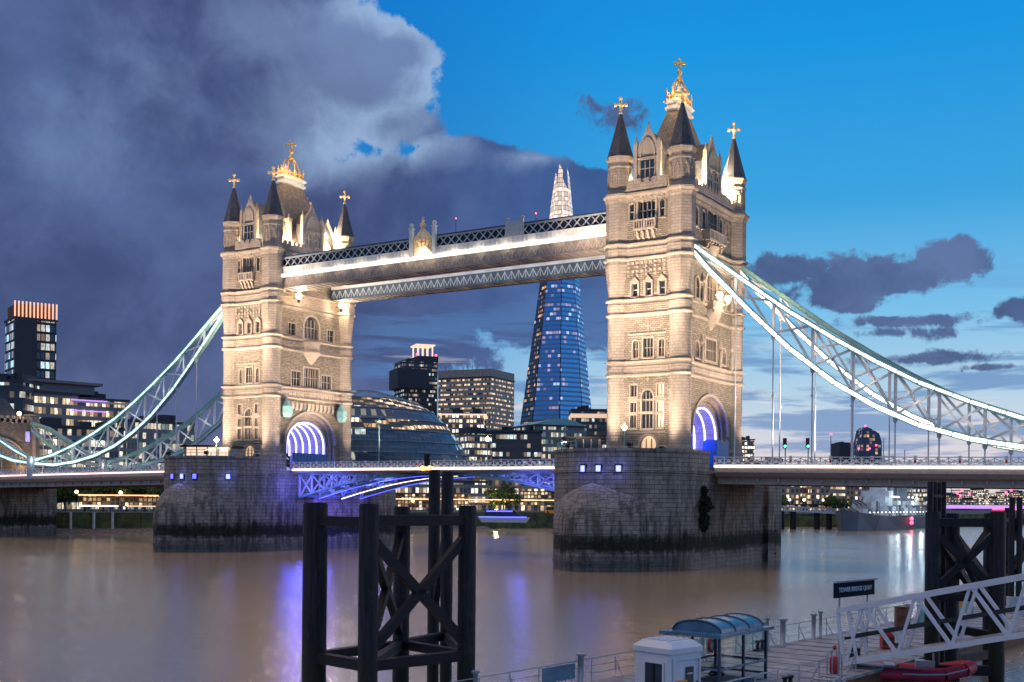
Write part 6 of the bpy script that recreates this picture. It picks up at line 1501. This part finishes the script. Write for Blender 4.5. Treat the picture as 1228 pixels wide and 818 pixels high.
for z in (.28, .9): m.box(-.05, .05, 0, Ls, z - .05, z + .05); m.box(-Ws - .05, -Ws + .05, 0, Ls, z - .05, z + .05); m.box(-Ws, 0, Ls - .05, Ls + .05, z - .05, z + .05); m.box(-Ws, 0, -.05, .05, z - .05, z + .05)
m.build('rail', 'roof_blue', t)
m = MB(); m.box(-Ws + .15, -Ws + .6, .5, Ls - .5, .45, .52); m.build('bench', 'roof_blue', t)

# gangway: white trussed footbridge rising to the right
A = AD(1010, 793, 60); B = AD(1228, 761, 55.5); A.z = 1.25; B = A + (B - A) * 1.5
dg_ = (B - A).normalized(); hor = Vector((dg_.y, -dg_.x, 0)).normalized(); hor = hor if hor.dot(f_) > 0 else -hor
t = thing('gangway', 'white steel truss gangway rising to the right edge over the pontoon', 'gangway', tuple(A)); Ln = (B - A).length; Ht = 2.75; nb = 5
m = MB()
for side in (0, 1):
    o = hor * (2.0 * side); up = Vector((0, 0, Ht)); a0 = A + o; b0_ = B + o
    q = MB(); q.bar(a0, b0_, .22, .26); q.build('bottom_chord', 'grey_paint' if side else 'kiosk_white', t)
    q = MB(); q.bar(a0 + up - dg_ * .35, b0_ + up, .24, .26); q.build('top_chord', 'kiosk_white', t)
    for i in range(nb):
        p0 = a0.lerp(b0_, i / nb); p1 = a0.lerp(b0_, (i + 1) / nb); e = (p1 - p0)
        q = MB(); q.bar(p0 + e * .38 + up, p1 + e * .04, .17, .17); q.build('diagonal', 'kiosk_white', t)
        q = MB(); q.bar(p0 + e * .04, p0 + e * .36 + up, .15, .15); q.build('diagonal', 'kiosk_white', t)
    q = MB(); q.bar(a0 + up - dg_ * .35, a0, .16, .16); q.bar(a0 + up * 1.0 + dg_ * .2, a0 + dg_ * .7, .14, .14); q.build('end_post', 'kiosk_white', t)
    q = MB(); q.bar(a0 + Vector((0, 0, 1.25)) + hor * (.12 if side == 0 else -.12), b0_ + Vector((0, 0, 1.25)) + hor * (.12 if side == 0 else -.12), .12, .14); q.build('handrail', 'black', t)
q = MB(); q.bar(A + hor * 1.0 + Vector((0, 0, .1)), B + hor * 1.0 + Vector((0, 0, .1)), 1.8, .1); q.build('walkway_plate', 'pontoon_deck', t)
q = MB()
for i in range(24): p = A.lerp(B, (i + .5) / 24); q.bar(p - Vector((0, 0, .02)), p + hor * 2.0 - Vector((0, 0, .02)), .1, .14)
q.build('cross_beam', 'grey_paint', t)
# name board
p = AD(1006, 775, 63); pL = AD(999.5, 709, 63); pR = AD(1047, 704, 66.2); t = thing('name_board', 'dark blue pier name board reading TOWER BRIDGE QUAY on two posts', 'sign', (p.x, p.y, 1.0))
d = (pR - pL); d.z = 0; rz = math.atan2(d.y, d.x); w = d.length; hb = .82; zc = 9.4519 - (706 - 603.5) / FPX * 64.5; u_ = d.normalized(); nn = Vector((u_.y, -u_.x, 0)); nn = nn if nn.dot(f_) < 0 else -nn
m = MB(); m.extr([Vector((pL.x, pL.y, zc - hb / 2)), Vector((pR.x, pR.y, zc - hb / 2)), Vector((pR.x, pR.y, zc + hb / 2)), Vector((pL.x, pL.y, zc + hb / 2))], -nn * .1); m.build('board', 'navy_board', t)
m = MB(); m.bar(Vector((pL.x, pL.y, zc + hb / 2 + .05)) - u_ * .05, Vector((pR.x, pR.y, zc + hb / 2 + .05)) + u_ * .25, .14, .1); m.build('top_rail', 'grey_paint', t)
for f in (.13, .83):
    q = Vector((pL.x, pL.y, 0)).lerp(Vector((pR.x, pR.y, 0)), f) - nn * .05; m = MB(); m.tube((q.x, q.y, 1.0), (q.x, q.y, zc - hb / 2), .055, 8); m.build('post', 'railing_grey', t)
plain('sign_letter', (.55, .7, .8), .5, 0, .05)
fc = bpy.data.curves.new('lettering', 'FONT'); fc.body = 'TOWER BRIDGE QUAY'; fc.size = .36; fc.offset = .006; fc.extrude = .01; fc.align_x = 'CENTER'; fc.align_y = 'CENTER'; fc.materials.append(MATS['sign_letter'])
tmp = bpy.data.objects.new('lettering', fc); COL.objects.link(tmp); bpy.context.view_layer.update(); lm = bpy.data.meshes.new_from_object(tmp.evaluated_get(bpy.context.evaluated_depsgraph_get())); bpy.data.objects.remove(tmp)
fo2 = bpy.data.objects.new('lettering', lm); COL.objects.link(fo2); fo2.parent = t
mid = Vector(((pL.x + pR.x) / 2, (pL.y + pR.y) / 2, zc)) + nn * .03 - Vector(tuple(t['org'])); fo2.location = mid
ry = u_ if u_.dot(Vector((RT[0], RT[1], 0))) > 0 else -u_
fo2.rotation_euler = (R(90), 0, math.atan2(ry.y, ry.x))
# things on the pontoon
def place(px, py, z=1.0): return AZ(px, py, z)
p = place(1062, 778); m = MB(); m.lathe([(.42, 0), (.5, .1), (.5, .85), (.42, .98)], (0, 0, 0), 4, rot=R(45), smooth=False); m.box(-.3, .3, -.37, -.34, .25, .7, 1)
solo('lifebuoy_box', m, ['red_paint', 'far_dark'], 'dark red rounded lifebuoy box behind the gangway', 'box', p, rotz=.5, local=True)
p = place(1153, 741); m = MB(); m.box(-.7, .7, -.06, .06, .4, 1.9); m.box(-.75, -.65, -.08, .08, 0, 2.0); m.box(.65, .75, -.08, .08, 0, 2.0); m.box(-.6, .1, -.08, -.06, .8, 1.8, 1)
solo('notice_board', m, ['teal_paint', 'orange_paint'], 'teal and orange notice board seen through the gangway', 'sign', p, rotz=.5, local=True)
for px, py, sx, h, lab, mt in ((1080, 752, .9, 1.35, 'brown cabinet by the far railing, between gangway bars', 'rust'), (1102, 752, .35, 1.5, 'green post box behind the gangway', 'teal_paint'), (1215, 735, 1.1, 1.2, 'grey cabinet at the far end of the pontoon', 'grey_paint'), (1086, 751, .3, 1.5, 'slim grey cabinet right of the brown one', 'grey_paint')):
    p = place(px, py); m = MB(); m.box(-sx / 2, sx / 2, -.3, .3, 0, h); m.box(-sx / 2 - .04, sx / 2 + .04, -.34, .34, h, h + .06); m.box(-sx / 2 + .06, sx / 2 - .06, -.32, -.3, .1, h - .1, 0)
    solo('cabinet', m, mt, lab, 'cabinet', p, rotz=.5, local=True)
# lifting davit frame with red beacon
p = AZ(999, 822, .4); p = AD(999, 800, 55); p.z = 1.0; t = thing('beacon_frame', 'round-topped wire frame holding a red beacon, bottom right', 'beacon', p, 0, local=True)
zz = 1.15
for a_ in range(0, 180, 45):
    m = MB(); pts = [(.36 * math.cos(R(a_)) * c_, .36 * math.sin(R(a_)) * c_, z) for c_, z in ((1, 0), (1, zz), (.92, zz + .2), (.6, zz + .36), (0, zz + .42), (-.6, zz + .36), (-.92, zz + .2), (-1, zz), (-1, 0))]; m.path(pts, .025, 5); m.build('hoop', 'railing_grey', t)
m = MB(); m.lathe([(.2, .45), (.24, .5), (.24, 1.15), (.16, 1.25)], (0, 0, 0), 10); m.build('drum', 'red_paint', t)
m = MB(); m.ball((0, 0, zz + .52), .11, 8); m.build('beacon', 'red_paint', t)
m = MB(); m.lathe([(.4, .38), (.4, .44)], (0, 0, 0), 12); m.lathe([(.5, -.02), (.5, .05)], (0, 0, 0), 12); m.build('ring', 'railing_grey', t)
# red inflatable rescue boat
p = AZ(1096, 815, .3); p.z = .1
t = thing('inflatable_boat', 'red inflatable boat with grey seats moored by the gangway', 'boat', p, .35, local=True); t.scale = (1.3, 1.3, 1.3)
U = [(-2.2, -.75), (1.0, -.75), (1.75, -.5), (2.1, 0), (1.75, .5), (1.0, .75), (-2.2, .75)]
fine = []
for i in range(len(U) - 1):
    for k in range(4): t_ = k / 4; fine.append((U[i][0] + (U[i + 1][0] - U[i][0]) * t_, U[i][1] + (U[i + 1][1] - U[i][1]) * t_))
fine.append(U[-1]); m = MB(); m.path([(x, y, .45 + max(0, x - .8) * .22) for x, y in fine], .27, 12)
for s_ in (-1, 1): m.ball((-2.2, s_ * .75, .45), .27, 8)
m.build('tube', 'red_rubber', t)
m = MB(); m.extr([(-2.1, -.6, .15), (1.6, -.5, .2), (1.6, .5, .2), (-2.1, .6, .15)], (0, 0, .12)); m.build('floor', 'dark_steel', t)
m = MB(); m.box(-1.2, -.8, -.5, .5, .3, .75); m.box(.0, .7, -.3, .3, .3, .95); m.box(.62, .68, -.3, .3, .95, 1.25); m.build('console', 'grey_paint', t)
m = MB(); m.box(-2.5, -2.2, -.2, .2, .2, 1.2); m.box(-2.6, -2.15, -.24, .24, .95, 1.35); m.build('outboard_motor', 'black', t)
m = MB(); m.path([(x, y + (.27 if y > 0 else -.27), .5 + max(0, x - .8) * .22) for x, y in fine[2:-2]], .03, 5); m.build('grab_line', 'pale_paint', t)
# arched tender frame beside it
p = AD(985, 816, 52); p.z = .6; m = MB()
for dx_ in (0, 1.1): m.path([(-.9 + dx_ * .2, dx_, 0), (-.8 + dx_ * .2, dx_, .7), (-.4, dx_, 1.0), (.4, dx_, 1.0), (.9, dx_, .6), (1.0, dx_, -.2)], .05, 6)
m.path([(-.4, 0, 1.0), (-.4, 1.1, 1.0)], .04, 6); m.path([(.4, 0, 1.0), (.4, 1.1, 1.0)], .04, 6)
solo('boat_hoop', m, 'railing_grey', 'bent tube boat frame under the red beacon, bottom right', 'frame', p, local=True)

# lived-in clutter on the landing stage
def on_deck(s, w, z=1.0): return PP(s, w, z)
for i, (s_, w_, lab) in enumerate(((14, 3.4, 'coiled rope on the deck right of the glass shelter'), (31, 5.8, 'coiled rope on the deck under the gangway'))):
    c = on_deck(s_, w_); m = MB()
    for k in range(3): r_ = .38 - .08 * k; m.path([(c.x + r_ * math.cos(R(a)), c.y + r_ * math.sin(R(a)), 1.06 + .07 * k) for a in range(0, 361, 30)], .035, 5)
    solo('rope_coil', m, 'bark', lab, 'rope', c, 'rope coils on the pontoon')
for s_, w_, lab in ((24, .6, 'double-headed black bollard near the thick mooring post'), (12.5, W_ - .7, 'double-headed black bollard on the near edge, beside the shelter')):
    c = on_deck(s_, w_); m = MB(); m.obox(c + Vector((0, 0, .05)), dirp * .5, prp * .2, (0, 0, .05))
    for k in (-.28, .28): m.lathe([(.12, .1), (.1, .45), (.17, .5), (.17, .58), (.05, .62)], c + dirp * k, 10)
    solo('bollard', m, 'black', lab, 'bollard', c, 'bollards on the pontoon')
for s_, lab in ((4, 'black tyre fender hanging left of the shelter, near side'), (10, 'black tyre fender hanging below the shelter, near side'), (16, 'black tyre fender hanging nearest the gangway, near side')):
    c = on_deck(s_, W_ + .16, .45); m = MB(); m.path([c + dirp * (.36 * math.cos(R(a))) + Vector((0, 0, .36 * math.sin(R(a)))) for a in range(0, 361, 24)], .13, 8)
    solo('tyre_fender', m, 'black', lab, 'fender', c, 'tyre fenders on the pontoon')
c = on_deck(19, .35); m = MB(); m.path([c + dirp * (.34 * math.cos(R(a))) + Vector((0, 0, .75 + .34 * math.sin(R(a)))) for a in range(0, 361, 24)], .09, 8); m.obox(c + Vector((0, 0, .75)) - prp * .12, dirp * .45, prp * .03, (0, 0, .45), 1)
solo('lifebuoy', m, ['red_paint', 'pale_paint'], 'red lifebuoy hung on the far railing left of the name board', 'lifebuoy', c)
